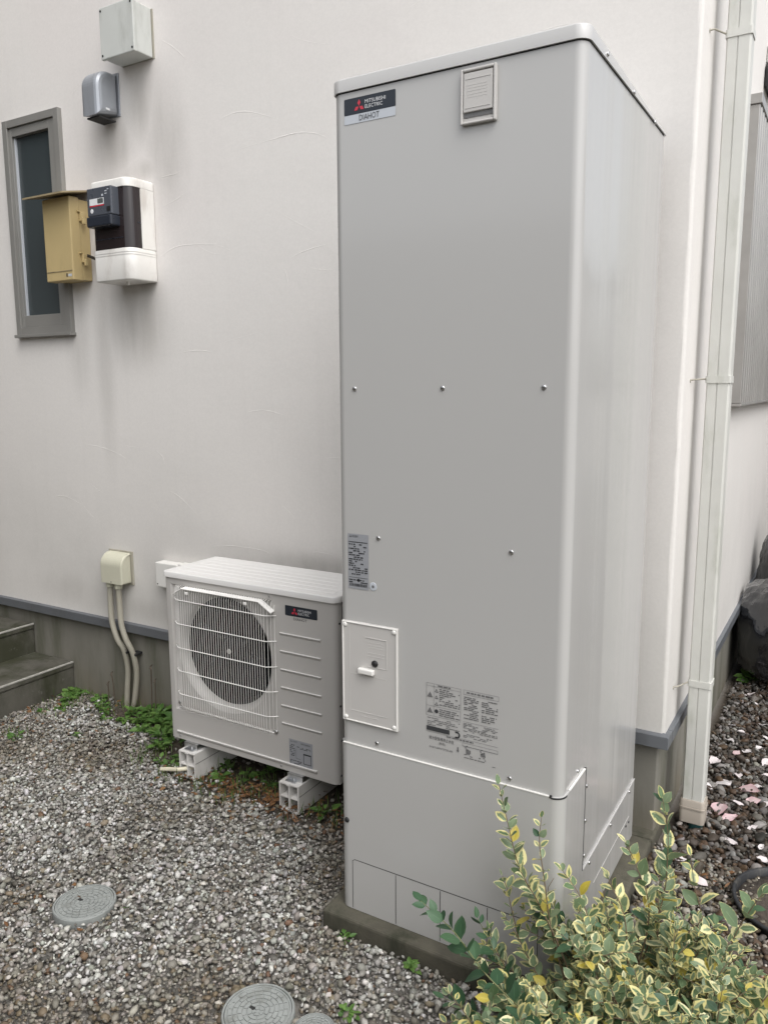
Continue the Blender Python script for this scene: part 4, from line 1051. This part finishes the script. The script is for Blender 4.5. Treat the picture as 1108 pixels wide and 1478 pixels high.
# ------------------------------------------------------------------ gravel
def ico(sub):
    bm = bmesh.new(); bmesh.ops.create_icosphere(bm, subdivisions=sub, radius=1)
    v = np.array([x.co[:] for x in bm.verts]); f = np.array([[a.index for a in p.verts] for p in bm.faces]); bm.free(); return v, f
def stone_templates(sub, n, r):
    v0, f = ico(sub); out = []
    for _ in range(n):
        v = v0.copy()
        for _ in range(9):
            d = r.normal(size=3); d /= np.linalg.norm(d); c = r.uniform(.52, .86)
            k = v @ d - c; v = v - np.clip(k, 0, None)[:, None] * d
        v *= 1 + r.normal(size=(len(v), 1)) * .035
        out.append(v)
    return np.array(out), f
def build_stones(name, P, S, Cc, tmpl, faces, mat, parent=None):
    n = len(P); k = tmpl.shape[1]
    idx = rng.integers(len(tmpl), size=n)
    q = rng.normal(size=(n, 4)); q /= np.linalg.norm(q, axis=1)[:, None]
    a, b, c, d = q.T
    Rm = np.stack([1 - 2 * (c * c + d * d), 2 * (b * c - a * d), 2 * (b * d + a * c), 2 * (b * c + a * d), 1 - 2 * (b * b + d * d), 2 * (c * d - a * b), 2 * (b * d - a * c), 2 * (c * d + a * b), 1 - 2 * (b * b + c * c)], 1).reshape(n, 3, 3)
    an = np.stack([rng.uniform(.95, 1.45, n), rng.uniform(.75, 1.05, n), rng.uniform(.5, .85, n)], 1) * S[:, None]
    V = np.einsum('nij,nkj->nki', Rm, tmpl[idx] * an[:, None, :])
    V[:, :, 2] *= .8
    V += P[:, None, :]
    F = (faces[None] + (np.arange(n) * k)[:, None, None]).reshape(-1, 3)
    me = bpy.data.meshes.new(name); me.vertices.add(n * k); me.vertices.foreach_set('co', V.astype(np.float32).ravel())
    me.loops.add(F.size); me.loops.foreach_set('vertex_index', F.astype(np.int32).ravel())
    me.polygons.add(len(F)); me.polygons.foreach_set('loop_start', np.arange(0, F.size, 3, dtype=np.int32))
    me.update(calc_edges=True)
    ca = me.color_attributes.new('Col', 'FLOAT_COLOR', 'POINT')
    cc = np.concatenate([np.repeat(Cc, k, 0), np.ones((n * k, 1))], 1); ca.data.foreach_set('color', cc.astype(np.float32).ravel())
    me.materials.append(MAT[mat])
    return put(name, me, (0, 0, 0), parent, 'stuff')
def lowfreq(x, y, s, o):
    return np.array([mnoise.noise(Vector((a * s + o, b * s - o, .3))) for a, b in zip(x, y)])
def pick_colours(x, y, palette, weights, r):
    k = np.array([r.choice(len(palette), p=w_) for w_ in weights])
    c = np.array(palette)[k] * r.uniform(.8, 1.2, (len(x), 1)) * (1 + r.normal(size=(len(x), 3)) * .02)
    return np.clip(c, .01, .9)
PAL = [(.55, .545, .52), (.36, .352, .328), (.25, .240, .216), (.18, .167, .142), (.21, .178, .13), (.10, .094, .085), (.16, .10, .065)]
def gravel_points(spacing, x0, x1, y0, y1):
    gx = np.arange(x0, x1, spacing); gy = np.arange(y0, y1, spacing)
    X, Y = np.meshgrid(gx, gy); X = X.ravel() + rng.uniform(-.5, .5, X.size) * spacing; Y = Y.ravel() + rng.uniform(-.5, .5, Y.size) * spacing
    return X, Y
CN = np.array(CAMP)
def in_view(x, y, z, m=1.12):
    d = np.stack([x, y, z], 1) - CN; zc = d @ np.array(fw)
    u = (d @ np.array(r2)) / zc * 1138.87 / 554; v = (d @ np.array(u2)) / zc * 1138.87 / 739
    return (zc > 0) & (np.abs(u) < m) & (np.abs(v) < m)
def keep_mask(x, y):
    k = np.ones(len(x), bool)
    k &= ~((x > -.050) & (x < .70) & (y > -.055) & (y < .80))
    k &= y < YW + .012
    k &= ~((x < -2.245) & (y > -.76))
    for cx, cy, r in MH: k &= (x - cx) ** 2 + (y - cy) ** 2 > (r + .004) ** 2
    nz = lowfreq(x, y, 5, 2.)
    edge = .365 + .07 * nz + .30 * smooth01(-x, 1.15, 1.45)
    inside = (y > edge)
    k &= ~(inside & (rng.random(len(x)) > (.30 - .22 * smooth01(y, .40, .52))) & (x > -1.95) & (x < -.05))
    return k
def make_gravel():
    T2, f2 = stone_templates(2, 18, rng); T1, f1 = stone_templates(1, 24, rng)
    sets = {'near': [], 'far': []}
    def add(spacing, x0, x1, y0, y1, rad, inv, seen):
        x, y = gravel_points(spacing, x0, x1, y0, y1); k = keep_mask(x, y); x, y = x[k], y[k]
        z = ground_z(x, y) + rng.uniform(-.008, .010, len(x))
        v = in_view(x, y, z); k = v if seen else ~v
        x, y, z = x[k], y[k], z[k]
        s = np.clip(rng.lognormal(math.log(rad * .93), .38, len(x)), rad * .4, rad * 2.3)
        brown = np.clip(.5 + 1.3 * lowfreq(x, y, 1.9, 7.) + .6 * lowfreq(x, y, 5., 1.) + .45 * smooth01(x, -.55, -.15) * smooth01(y, -.2, .15), 0, 1)
        wh = np.clip(.5 - brown * .55 + .15 * rng.normal(size=len(x)), .05, .7)
        W = np.stack([.36 * wh + .05, .34 * np.ones_like(wh), .30 + .1 * brown, .12 + .14 * brown, .05 + .16 * brown, .05 + .03 * brown, .008 + .012 * brown], 1); W /= W.sum(1)[:, None]
        Cc = pick_colours(x, y, PAL, W, rng) * (.96 - .30 * brown[:, None] * np.array([.85, 1., 1.2]))
        P = np.stack([x, y, z], 1)
        d = np.linalg.norm(P - CN, axis=1)
        nr = (d < 2.15) & seen
        sets['near'].append((P[nr], s[nr], Cc[nr])); sets['far'].append((P[~nr], s[~nr], Cc[~nr]))
    add(.0098, -2.95, 1.25, -1.3, .86, .0074, False, True)
    add(.024, -3.6, 1.3, -2.2, .86, .0145, True, False)
    A = [np.concatenate([q[i] for q in sets['near']]) for i in range(3)]; B = [np.concatenate([q[i] for q in sets['far']]) for i in range(3)]
    o1 = build_stones('gravel', *A, T2, f2, 'stone'); o2 = build_stones('gravel', *B, T1, f1, 'stone')
    for o, l in ((o1, 'mixed white grey and brown crushed gravel near the manhole covers'), (o2, 'mixed white grey and brown gravel spreading towards the wall')): tag(o, l, 'gravel', kind='stuff')
    # dark gravel in the side passage
    x, y = gravel_points(.0150, .70, 1.9, .05, 4.2)
    z = ground_z(x, y) + rng.uniform(-.006, .012, len(x))
    k = (in_view(x, y, z, 1.35)) & ~((x < .70)) & ~((x < .73) & (y > .80)) & ~((x - 1.13) ** 2 + (y - .71) ** 2 < .19 ** 2)
    x, y, z = x[k], y[k], z[k]
    s = np.clip(rng.lognormal(math.log(.0098), .40, len(x)), .004, .026)
    PAL2 = [(.21, .20, .185), (.10, .092, .083), (.060, .048, .037), (.045, .030, .020), (.070, .044, .026), (.020, .017, .014)]
    grey = np.clip(.5 + .9 * lowfreq(x, y, 2.2, 3.) + .5 * smooth01(.86 - x, 0, .12), 0, 1)
    W = np.stack([.03 + .20 * grey, .10 + .30 * grey, .28 + 0 * grey, .30 - .2 * grey, .22 - .15 * grey, .12 + 0 * grey], 1); W /= W.sum(1)[:, None]
    Cc = pick_colours(x, y, PAL2, W, rng)
    o = build_stones('dark_gravel', np.stack([x, y, z], 1), s, Cc, T2, f2, 'stone_wet')
    tag(o, 'damp dark brown gravel in the passage beside the house', 'gravel', kind='stuff')
make_gravel()

# ------------------------------------------------------------------ leaves
def leaf_geo(length, width, fold=.35, curl=.25, n=5, tint=None, ovate=.42):
    """leaf along +X from the origin, upper face +Z; returns verts, quads, per-vertex uv.x, tint"""
    V, U = [], []
    for i in range(n + 1):
        t = i / n
        wv = width / 2 * (math.sin(math.pi * t ** (ovate * 1.9)) ** .8 if 0 < t < 1 else 0.02)
        x = length * (t - curl * .25 * t * t); zc = -curl * length * .5 * t * t
        for s_, u in ((-1, 1.), (-.55, .55), (0, 0.), (.55, .55), (1, 1.)):
            e = 1.0 if (i == 0 or i == n) and u else u
            V.append((x, wv * s_ * math.cos(fold), zc + abs(s_) * wv * math.sin(fold))); U.append(max(u, 1 - 3.2 * min(t, (1 - t) * 1.0) if t > .5 else 0))
    F = []
    for i in range(n):
        for k in range(4): F.append((i * 5 + k, i * 5 + k + 1, (i + 1) * 5 + k + 1, (i + 1) * 5 + k))
    return np.array(V), F, U
def leaf_mesh(name, parts, mat):
    """parts: list of (verts Nx3, faces, uvx, tint rgb) joined into one mesh"""
    V, F, U, C = [], [], [], []
    b = 0
    for v, f, u, t in parts:
        V.append(v); F += [tuple(i + b for i in q) for q in f]; U += list(u); C += [(*t, 1)] * len(v); b += len(v)
    me = bpy.data.meshes.new(name); me.from_pydata(np.concatenate(V).tolist(), [], F); me.update()
    lay = me.uv_layers.new(name='UVMap')
    vi = np.zeros(len(me.loops), np.int32); me.loops.foreach_get('vertex_index', vi)
    uv = np.zeros((len(vi), 2), np.float32); uv[:, 0] = np.array(U, np.float32)[vi]; lay.data.foreach_set('uv', uv.ravel())
    ca = me.color_attributes.new('Col', 'FLOAT_COLOR', 'POINT'); ca.data.foreach_set('color', np.array(C, np.float32).ravel())
    me.polygons.foreach_set('use_smooth', [True] * len(me.polygons)); me.materials.append(MAT[mat]); return me
def orient(d, upv, roll=0.):
    x = Vector(d).normalized(); z = Vector(upv) - x * Vector(upv).dot(x)
    if z.length < 1e-4: z = x.orthogonal()
    z.normalize(); y = z.cross(x)
    M = Matrix((x, y, z)).transposed()
    return M @ Matrix.Rotation(roll, 3, 'X')
def rt3(): return tuple(rng.random(3))

# ------------------------------------------------------------------ variegated shrub
SH = Vector((.86, -.02, -.06))
shrub = thing('variegated_shrub', SH, 'bushy shrub with cream edged leaves and a plain green shoot', 'shrub')
leaves = []          # (origin, matrix, length, width, kind)
stem_list = []
def blocked(p, m=.012):
    return (-.05 < p.x < W_ + .012 + m and -.012 - m < p.y < .80 and p.z < 2.2) or p.z < ground_z(p.x, p.y) or (p.y > .79 and p.x < .74)
def leafy(pts, start, step, l0, l1, kind, tip_small=True, spread=(55, 95), density=1.):
    """opposite, crosswise pairs of leaves along a polyline"""
    pts = [Vector(p) for p in pts]; seg = [(pts[i + 1] - pts[i]).length for i in range(len(pts) - 1)]; tot = sum(seg)
    s = tot * start; k = rng.integers(2)
    while s < tot:
        acc = 0
        for i, sl_ in enumerate(seg):
            if acc + sl_ >= s: break
            acc += sl_
        d = (pts[i + 1] - pts[i]).normalized(); p = pts[i] + d * (s - acc)
        side = d.cross(Vector((0, 0, 1)))
        if side.length < .05: side = Vector((1, 0, 0))
        side.normalize(); oth = side.cross(d)
        base_ax = side if k % 2 == 0 else oth
        frac = s / tot
        for sg in (-1, 1):
            if rng.random() > density: continue
            an = math.radians(rng.uniform(*spread) * (1 - .35 * frac if tip_small else 1))
            ax = (base_ax * sg + Vector(rng.normal(size=3) * .18)).normalized()
            ld = (d * math.cos(an) + ax * math.sin(an) + Vector((0, 0, .10))).normalized()
            ln = (l0 + (l1 - l0) * rng.random()) * rng.choice([.7, 1., 1., 1.12]) * ((1 - .45 * max(0, frac - .75) / .25) if tip_small else 1)
            kd = kind
            if kind == 'var':
                r_ = rng.random()
                if r_ < .05: kd = 'yellow'
                elif r_ < .11: kd = 'green'
            o = p + ld * .003
            if not blocked(o + ld * ln) and not blocked(o):
                M = orient(ld, (d * .45 + Vector((0, -.25, 1.0)) + Vector(rng.normal(size=3) * .30)), rng.normal() * .30)
                leaves.append((o, M, ln, ln * rng.uniform(.54, .70), kd))
        s += step * rng.uniform(.8, 1.25); k += 1
    # terminal leaf
    d = (pts[-1] - pts[-2]).normalized()
    if not blocked(pts[-1]): leaves.append((pts[-1], orient(d + Vector(rng.normal(size=3) * .2), (0, 0, 1)), l0 * .7, l0 * .36, kind))
def grow(p0, d0, ln, nseg=7, droop=.0, wob=.22):
    pts = [Vector(p0)]; d = Vector(d0).normalized()
    for i in range(nseg):
        d = (d + Vector(rng.normal(size=3)) * wob * .35 + Vector((0, 0, -droop * i / nseg))).normalized()
        q = pts[-1] + d * ln / nseg
        if blocked(q, .004):
            # slide along the tank instead of through it
            d = Vector((abs(d.x) + .25, d.y - (.3 if q.y < .05 else 0), d.z)).normalized(); q = pts[-1] + d * ln / nseg
            if blocked(q, .004): break
        pts.append(q)
    return pts
nst = 0
while nst < 118:
    a = rng.uniform(0, 2 * math.pi); r_ = math.sqrt(rng.random())
    bx, by = SH.x + .16 * r_ * math.cos(a) + .02, SH.y - .05 + .17 * r_ * math.sin(a)
    p0 = Vector((bx, by, ground_z(bx, by)))
    if blocked(p0 + Vector((0, 0, .02)), .01): continue
    out = Vector((math.cos(a), math.sin(a), 0)) * r_
    tilt = rng.uniform(.2, 1.35) * (r_ + .15)
    ln = rng.uniform(.26, .40) * (1.0 - .10 * r_)
    if out.y > .3: ln *= .86
    pts = grow(p0, out * tilt + Vector((0, 0, 1)), ln, 7, .16)
    if len(pts) < 4: continue
    nst += 1
    stem_list.append((pts, .0026, 'stem')); leafy(pts, .34, .019, .025, .038, 'var')
    for _ in range(rng.integers(2, 5)):
        i = rng.integers(2, len(pts) - 1); d = (pts[i] - pts[i - 1]).normalized() + Vector(rng.normal(size=3)) * .65 + out * .35
        tp = grow(pts[i], d, rng.uniform(.07, .15), 4, .1)
        if len(tp) > 2: stem_list.append((tp, .0016, 'stem')); leafy(tp, .2, .019, .027, .039, 'var')
for _ in range(34):
    bx, by = rng.uniform(.60, .95), rng.uniform(-.34, -.14)
    p0 = Vector((bx, by, float(ground_z(bx, by))))
    pts = grow(p0, Vector((rng.uniform(-.9, .5), rng.uniform(-.7, .35), 1)), rng.uniform(.16, .30), 6, .16)
    if len(pts) < 4: continue
    stem_list.append((pts, .0024, 'stem')); leafy(pts, .22, .021, .030, .043, 'var')
    for _ in range(rng.integers(1, 4)):
        i = rng.integers(1, len(pts) - 1); tp = grow(pts[i], (pts[i] - pts[i - 1]).normalized() + Vector(rng.normal(size=3)) * .7, rng.uniform(.07, .13), 4, .1)
        if len(tp) > 2: stem_list.append((tp, .0016, 'stem')); leafy(tp, .2, .019, .027, .039, 'var')
# the tall shoots the photograph shows
def shoot(base, pts, l0, l1, kind, step=.022, start=.3, rad=.0022, mat='stem', dens=1.):
    P = spline([base] + pts, 6); stem_list.append((P, rad, mat)); leafy(P, start, step, l0, l1, kind, True, (50, 88), dens)
shoot((.76, -.14, .02), [(.68, -.13, .20), (.62, -.12, .293), (.573, -.12, .364), (.539, -.12, .479), (.518, -.12, .557)], 0.034, 0.044, 'var', .0165, .32)
shoot((.72, -.13, .05), [(.66, -.125, .22), (.632, -.12, .36), (.619, -.12, .444), (.622, -.12, .505)], 0.027, 0.037, 'var', .024, .5)
shoot((.80, .00, .02), [(.835, .06, .16), (.855, .1, .266), (.858, .1, .368), (.855, .1, .431), (.840, .1, .506)], 0.046, 0.057, 'var', .026, .45)
shoot((.80, .00, .02), [(.83, .04, .18), (.829, .05, .269), (.802, .05, .34), (.771, .05, .401)], 0.041, 0.052, 'var', .023, .4)
shoot((.80, -.20, -.03), [(.72, -.26, .08), (.657, -.28, .141), (.56, -.28, .200), (.484, -.28, .271), (.400, -.28, .317)], 0.046, 0.060, 'green', .027, .3, .0026, 'stem_green')
shoot((.70, -.16, .0), [(.60, -.16, .07), (.54, -.15, .127), (.513, -.15, .18), (.482, -.15, .222)], 0.041, 0.052, 'green', .028, .55, .0018, 'stem_green')
shoot((.80, -.24, -.03), [(.664, -.3, .105), (.554, -.3, .115), (.47, -.3, .116)], 0.044, 0.054, 'green', .030, .3, .0020, 'stem_green')
shoot((.78, -.24, -.03), [(.66, -.22, .08), (.58, -.21, .12), (.52, -.20, .145)], 0.035, 0.049, 'var', .028, .3, .0018)
shoot((.90, .02, 0), [(.93, .08, .14), (.942, .1, .226), (.922, .1, .307), (.909, .1, .382)], 0.041, 0.054, 'var', .038, .5)
shoot((.95, .0, 0), [(1.0, .04, .16), (1.018, .05, .252), (1.048, .05, .331), (1.067, .05, .371)], 0.046, 0.057, 'var', .030, .5)
shoot((.80, -.10, 0), [(.76, -.1, .18), (.733, -.1, .275), (.707, -.1, .334), (.666, -.1, .380)], 0.035, 0.046, 'var', .022, .4)
shoot((.82, -.05, 0), [(.81, -.05, .18), (.797, -.05, .284), (.767, -.05, .343), (.755, -.05, .369)], 0.033, 0.044, 'var', .022, .4)
shoot((1.0, -.1, 0), [(1.06, -.08, .15), (1.12, -.05, .26), (1.15, -.03, .33)], 0.038, 0.049, 'var', .024, .4)
shoot((.95, -.2, 0), [(.97, -.26, .14), (.98, -.30, .24)], 0.041, 0.054, 'green', .024, .4, .002, 'stem_green')
shoot((.85, -.2, 0), [(.83, -.30, .14), (.80, -.36, .2)], 0.041, 0.054, 'var', .024, .3)
for pts, r_, mt_ in stem_list:
    n = len(pts); tube('stem', pts, [max(.0007, r_ * (1 - .7 * i / (n - 1))) for i in range(n)], mt_, shrub, 5)
# the 300 leaves nearest the eye are parts of their own, the rest is one mass
MATK = {'var': 'leaf_var', 'green': 'leaf_green', 'yellow': 'leaf_yellow'}
leaves.sort(key=lambda l: (l[0] - CAMP).length - l[2] * 12 - max(0, l[0].z) * 1.2)
proto = {}
for kd in MATK:
    proto[kd] = []
    for _ in range(10):
        v, f, u = leaf_geo(1., rng.uniform(.52, .70), rng.uniform(.02, .38), rng.uniform(-.15, .5))
        proto[kd].append(leaf_mesh('leaf', [(v, f, u, rt3())], MATK[kd]))
for o, M, ln, wd, kd in leaves[:300]:
    me = proto[kd][rng.integers(10)]
    ob = put('leaf', me, o, shrub); ob.rotation_euler = M.to_euler(); ob.scale = (ln, ln, ln)
for kd in MATK:
    parts = []
    for o, M, ln, wd, k2 in leaves[300:]:
        if k2 != kd: continue
        v, f, u = leaf_geo(ln, wd, rng.uniform(.02, .38), rng.uniform(-.15, .5)); parts.append(((v @ np.array(M).T) + np.array(o), f, u, rt3()))
    if parts: put('foliage', leaf_mesh('foliage', parts, MATK[kd]), (0, 0, 0), shrub, 'stuff')
print('shrub leaves', len(leaves))

# ------------------------------------------------------------------ weeds, grass, litter
def weed(x, y, size, nl, seed, label, group, broad=.6, up=.6):
    global rng
    z = float(ground_z(x, y)); parts = []
    for k in range(nl):
        a = rng.uniform(0, 2 * math.pi); el = rng.uniform(.1, up) ; ln = size * rng.uniform(.55, 1.25)
        rr = size * rng.uniform(0, .8); h = size * rng.uniform(.1, .9) * up
        d = Vector((math.cos(a) * math.cos(el), math.sin(a) * math.cos(el), math.sin(el)))
        o = Vector((x + rr * math.cos(a), y + rr * math.sin(a), z + h))
        if x < .7: o.y = min(o.y, YW - ln * .3)
        if o.x > -.05 and o.y > -.048 and o.x < .7: o.y = min(o.y, -.06)
        v, f, u = leaf_geo(ln, ln * broad * rng.uniform(.8, 1.1), rng.uniform(.05, .4), rng.uniform(.1, .7), 4)
        parts.append(((v @ np.array(orient(d, (0, 0, 1), rng.normal() * .3)).T) + np.array(o), f, u, rt3()))
        sv_, sf = tube_geo([(x, y, z - .005), ((x + o.x) / 2, (y + o.y) / 2, z + h * .7), o], .0008, 4, False)
        parts.append((np.array(sv_), sf, [.3] * len(sv_), rt3()))
    w_ = put('weed', None, (x, y, z)); put('foliage', leaf_mesh('foliage', parts, 'weed'), (0, 0, 0), None)
    c = bpy.data.objects[[o.name for o in COL.objects][-1]]
    c.parent = w_; c.location = -Vector((x, y, z))
    tag(w_, label, 'weed', group)
WALL_W = [(-1.99, .79, .035, 16), (-2.15, .74, .040, 18), (-2.08, .64, .030, 12), (-1.70, .74, .035, 16), (-1.62, .78, .045, 24), (-1.55, .76, .050, 26), (-2.13, .56, .026, 10),
          (-1.58, .70, .042, 22), (-1.46, .70, .050, 24), (-1.92, .74, .030, 14), (-1.38, .62, .045, 20), (-1.50, .62, .036, 16), (-1.84, .70, .03, 14), (-1.66, .66, .034, 18), (-1.30, .54, .04, 16), (-2.19, .80, .05, 16), (-1.42, .78, .055, 22), (-1.25, .66, .045, 18), (-1.75, .62, .028, 12)]
for x, y, s, n in WALL_W: weed(x, y, s * 1.0, int(n * 1.8), 0, 'small green weed at the wall foot between the steps and the conduits' if x < -1.83 else 'broad leaved green weed at the wall foot between the conduits and the heat pump', 'weeds along the house wall')
for x, y, s, n in [(-.89, .46, .035, 14), (-.80, .52, .04, 16), (-.74, .60, .04, 16), (-.93, .55, .04, 14), (-.68, .50, .03, 12), (-.66, .62, .03, 12), (-.86, .42, .024, 8), (-.60, .56, .03, 10)]:
    weed(x, y, s, n, 0, 'small green weed in the shade between the two support blocks', 'weeds under the heat pump')
for x, y, s, n in [(-.38, .45, .035, 14), (-.30, .52, .04, 16), (-.20, .46, .03, 12), (-.12, .52, .035, 14)]: weed(x, y, s, n, 0, 'small green weed between the right support block and the tank', 'weeds beside the tank')
for x, y, s, n in [(-1.12, .42, .028, 12), (-1.20, .44, .03, 12), (-1.14, .50, .03, 12)]: weed(x, y, s, n, 0, 'small green weed beside the cream drain pipe', 'weeds by the drain pipe')
weed(.052, -.072, .020, 14, 0, 'little green weed at the left end of the concrete pad', None)
weed(.262, -.075, .024, 18, 0, 'green weed at the front edge of the concrete pad near the shrub', None)
weed(.205, -.285, .022, 22, 0, 'bright green weed tuft beside the smallest manhole cover', None)
weed(-.585, -.27, .012, 6, 0, 'tiny weed seedling beside the left manhole cover', None)
weed(-1.98, .31, .030, 14, 0, 'green weed in the gravel in front of the lower step', None)
weed(-1.72, .45, .024, 12, 0, 'green weed in open gravel below the conduits', None)
weed(.80, .80, .022, 10, 0, 'small weed at the foot of the downpipe', None)
weed(.80, 2.62, .07, 16, 0, 'dark green weed squeezed between wall and rubbish bag', None)
# grass: uncountable blades
def grass():
    parts = []
    spots = [(-2.15, .70, .18, 70), (-1.95, .77, .2, 90), (-1.75, .77, .2, 90), (-1.55, .76, .2, 110), (-1.38, .74, .2, 110), (-1.24, .42, .10, 60), (-1.05, .36, .10, 50), (-.90, .45, .16, 120), (-.75, .50, .18, 140), (-.62, .45, .12, 60), (-.40, .42, .12, 70), (-.25, .46, .14, 80), (-1.45, .62, .16, 60), (-1.30, .50, .12, 60), (-2.0, .32, .08, 40), (-2.05, .66, .12, 40), (-.12, .40, .08, 40), (-.78, .36, .12, 50), (-.62, .70, .3, 60)]
    for cx, cy, sp_, n in spots:
        for _ in range(int(n * .5)):
            x, y = cx + rng.normal() * sp_ * .5, min(cy + rng.normal() * sp_ * .4, .82)
            if -.05 < x and y > -.06: continue
            z = float(ground_z(x, y)) - .004; a = rng.uniform(0, 6.28); ln = rng.uniform(.03, .075)
            d = Vector((math.cos(a) * 1.1, math.sin(a) * 1.1, 1)).normalized()
            v, f, u = leaf_geo(ln, .0035, .2, rng.uniform(.3, 1.4), 4)
            parts.append(((v @ np.array(orient(d, (math.cos(a), math.sin(a), .1), 0)).T) + np.array((x, y, z)), f, u, rt3()))
    o = put('grass', leaf_mesh('grass', parts, 'grass'), (0, 0, 0)); tag(o, 'thin grass blades around and under the heat pump', 'grass', kind='stuff')
grass()
def litter():
    parts = []
    for cx, cy, sx, sy, n in ((.95, 1.5, .13, .6, 260), (-.72, .40, .20, .05, 260), (-.60, .44, .12, .06, 120), (-.35, .42, .14, .06, 60), (-.9, .42, .12, .05, 70), (-1.9, .78, .25, .04, 70), (-2.1, .55, .08, .2, 40), (-.75, -.42, .12, .1, 14), (-1.7, .6, .25, .12, 30), (-1.0, -.2, .6, .35, 26), (.9, 1.3, .12, .5, 70)):
        for _ in range(n):
            x, y = cx + rng.normal() * sx, cy + rng.normal() * sy
            if x < -2.24 or y > .82 or (x > -.05 and x < .72) or (x < .72 and y > .8): continue
            z = float(ground_z(x, y)) + rng.uniform(.006, .014); a = rng.uniform(0, 6.28); ln = rng.uniform(.010, .034)
            d = Vector((math.cos(a), math.sin(a), rng.normal() * .15))
            v, f, u = leaf_geo(ln, ln * rng.uniform(.2, .6), rng.uniform(-.5, .6), rng.uniform(-.4, .8), 3)
            parts.append(((v @ np.array(orient(d, (rng.normal() * .3, rng.normal() * .3, 1), 0)).T) + np.array((x, y, z)), f, u, rt3()))
    o = put('leaf_litter', leaf_mesh('leaf_litter', parts, 'dead'), (0, 0, 0)); tag(o, 'reddish brown dead leaf litter scattered under the heat pump', 'leaf litter', kind='stuff')
litter()
# dry stalks standing against the foundation
for x, h, tilt, lab in ((-1.878, .165, -.012, 'short dry stalk left of the two conduits'), (-1.622, .24, .010, 'tallest dry stalk standing right of the conduits'), (-1.596, .175, .006, 'shorter dry stalk closest to the heat pump'), (-1.925, .11, .004, 'faint thin dry stalk furthest left by the conduits')):
    z = float(ground_z(x, .79)); pts = [(x, .79, z), (x + tilt * .5, .792, z + h * .5), (x + tilt, .79, z + h)]
    s_ = thing('dry_stalk', (x, .79, z), lab, 'dry stalk', 'dry stalks against the foundation')
    tube('stalk', spline(pts, 4), .0030, 'dry', s_, 6)
    for k in range(5):
        a = k * 1.3; p = Vector(pts[-1]) + Vector((0, 0, -.006 * k)); e = p + Vector((math.cos(a) * .010, math.sin(a) * .006, .008))
        tube('seed_head', [p, e], [.001, .0026], 'dry', s_, 5)
# petals fallen on the dark gravel
PET = [(.774, 1.57, .050), (.84, 1.694, .036), (.831, 1.404, .060), (.873, 1.735, .034), (.915, 1.398, .062), (.94, 1.318, .045), (.845, 1.19, .058), (.881, 1.135, .040), (.907, .985, .045), (.94, 1.437, .04), (.987, 1.317, .04),
       (1.0, 1.007, .03), (.86, .685, .040), (.788, .771, .030), (.842, 1.91, .036), (.917, 1.797, .036), (.812, 2.394, .040), (.954, 1.675, .04), (.787, 1.961, .030), (.848, 2.286, .03), (1.011, .932, .03), (.80, 1.80, .04), (.905, 2.05, .04), (.98, 1.56, .045), (.87, 1.50, .04), (1.02, 1.42, .05), (.78, 1.34, .035), (1.04, 1.15, .045), (.96, 1.12, .03), (.99, 1.85, .045), (.80, 1.12, .03), (1.0, 2.2, .05), (.93, 1.92, .03), (.90, 1.27, .03)]
for i, (x, y, s) in enumerate(PET):
    v, f, u = leaf_geo(s * 1.2, s * rng.uniform(.7, 1.05), rng.uniform(-.1, .6), rng.uniform(-.9, .9), 6, ovate=.55)
    v = v + rng.normal(size=v.shape) * s * .035
    a = rng.uniform(0, 6.28); z = float(ground_z(x, y)) + .016
    M = orient((math.cos(a), math.sin(a), rng.normal() * .12), (rng.normal() * .2, rng.normal() * .2, 1))
    pk = (1. if i in (4, 5, 6, 7, 1) else rng.random() * .25)
    v = v - v.mean(0)
    o = put('fallen_petal', leaf_mesh('fallen_petal', [(v @ np.array(M).T, f, u, (pk, .5, pk))], 'petal'), (x, y, z))
    tag(o, 'pale pink fallen petal on the dark gravel beside the downpipe' if pk == 1. else 'curled white fallen petal lying on the dark side gravel', 'petal', 'pink petals on the dark gravel' if pk == 1. else 'white petals on the dark gravel')
# black tub half in the gravel
tb = thing('plant_tub', (1.13, .71, -.08), 'round black tub rim sunk in the dark gravel behind the shrub', 'tub')
def lathe_at(name, c, pr, mat, parent, seg=40, cap=False):
    V, F = [], []
    for r, h in pr:
        for k in range(seg):
            a = 2 * math.pi * k / seg; V.append((c[0] + r * math.cos(a), c[1] + r * math.sin(a), h))
    for i in range(len(pr) - 1):
        for k in range(seg): F.append((i * seg + k, i * seg + (k + 1) % seg, (i + 1) * seg + (k + 1) % seg, (i + 1) * seg + k))
    if cap: F.append(tuple(range((len(pr) - 1) * seg, len(pr) * seg)))
    return mk(name, V, F, mat, parent, True)
lathe_at('wall', (1.13, .71), [(.172, -.12), (.176, -.048), (.183, -.046), (.184, -.038), (.180, -.035), (.172, -.038), (.170, -.07)], 'tub', tb)
lathe_at('soil_fill', (1.13, .71), [(.169, -.10), (.169, -.060), (.08, -.056), (.01, -.058)], 'soil', tb, 32, True)
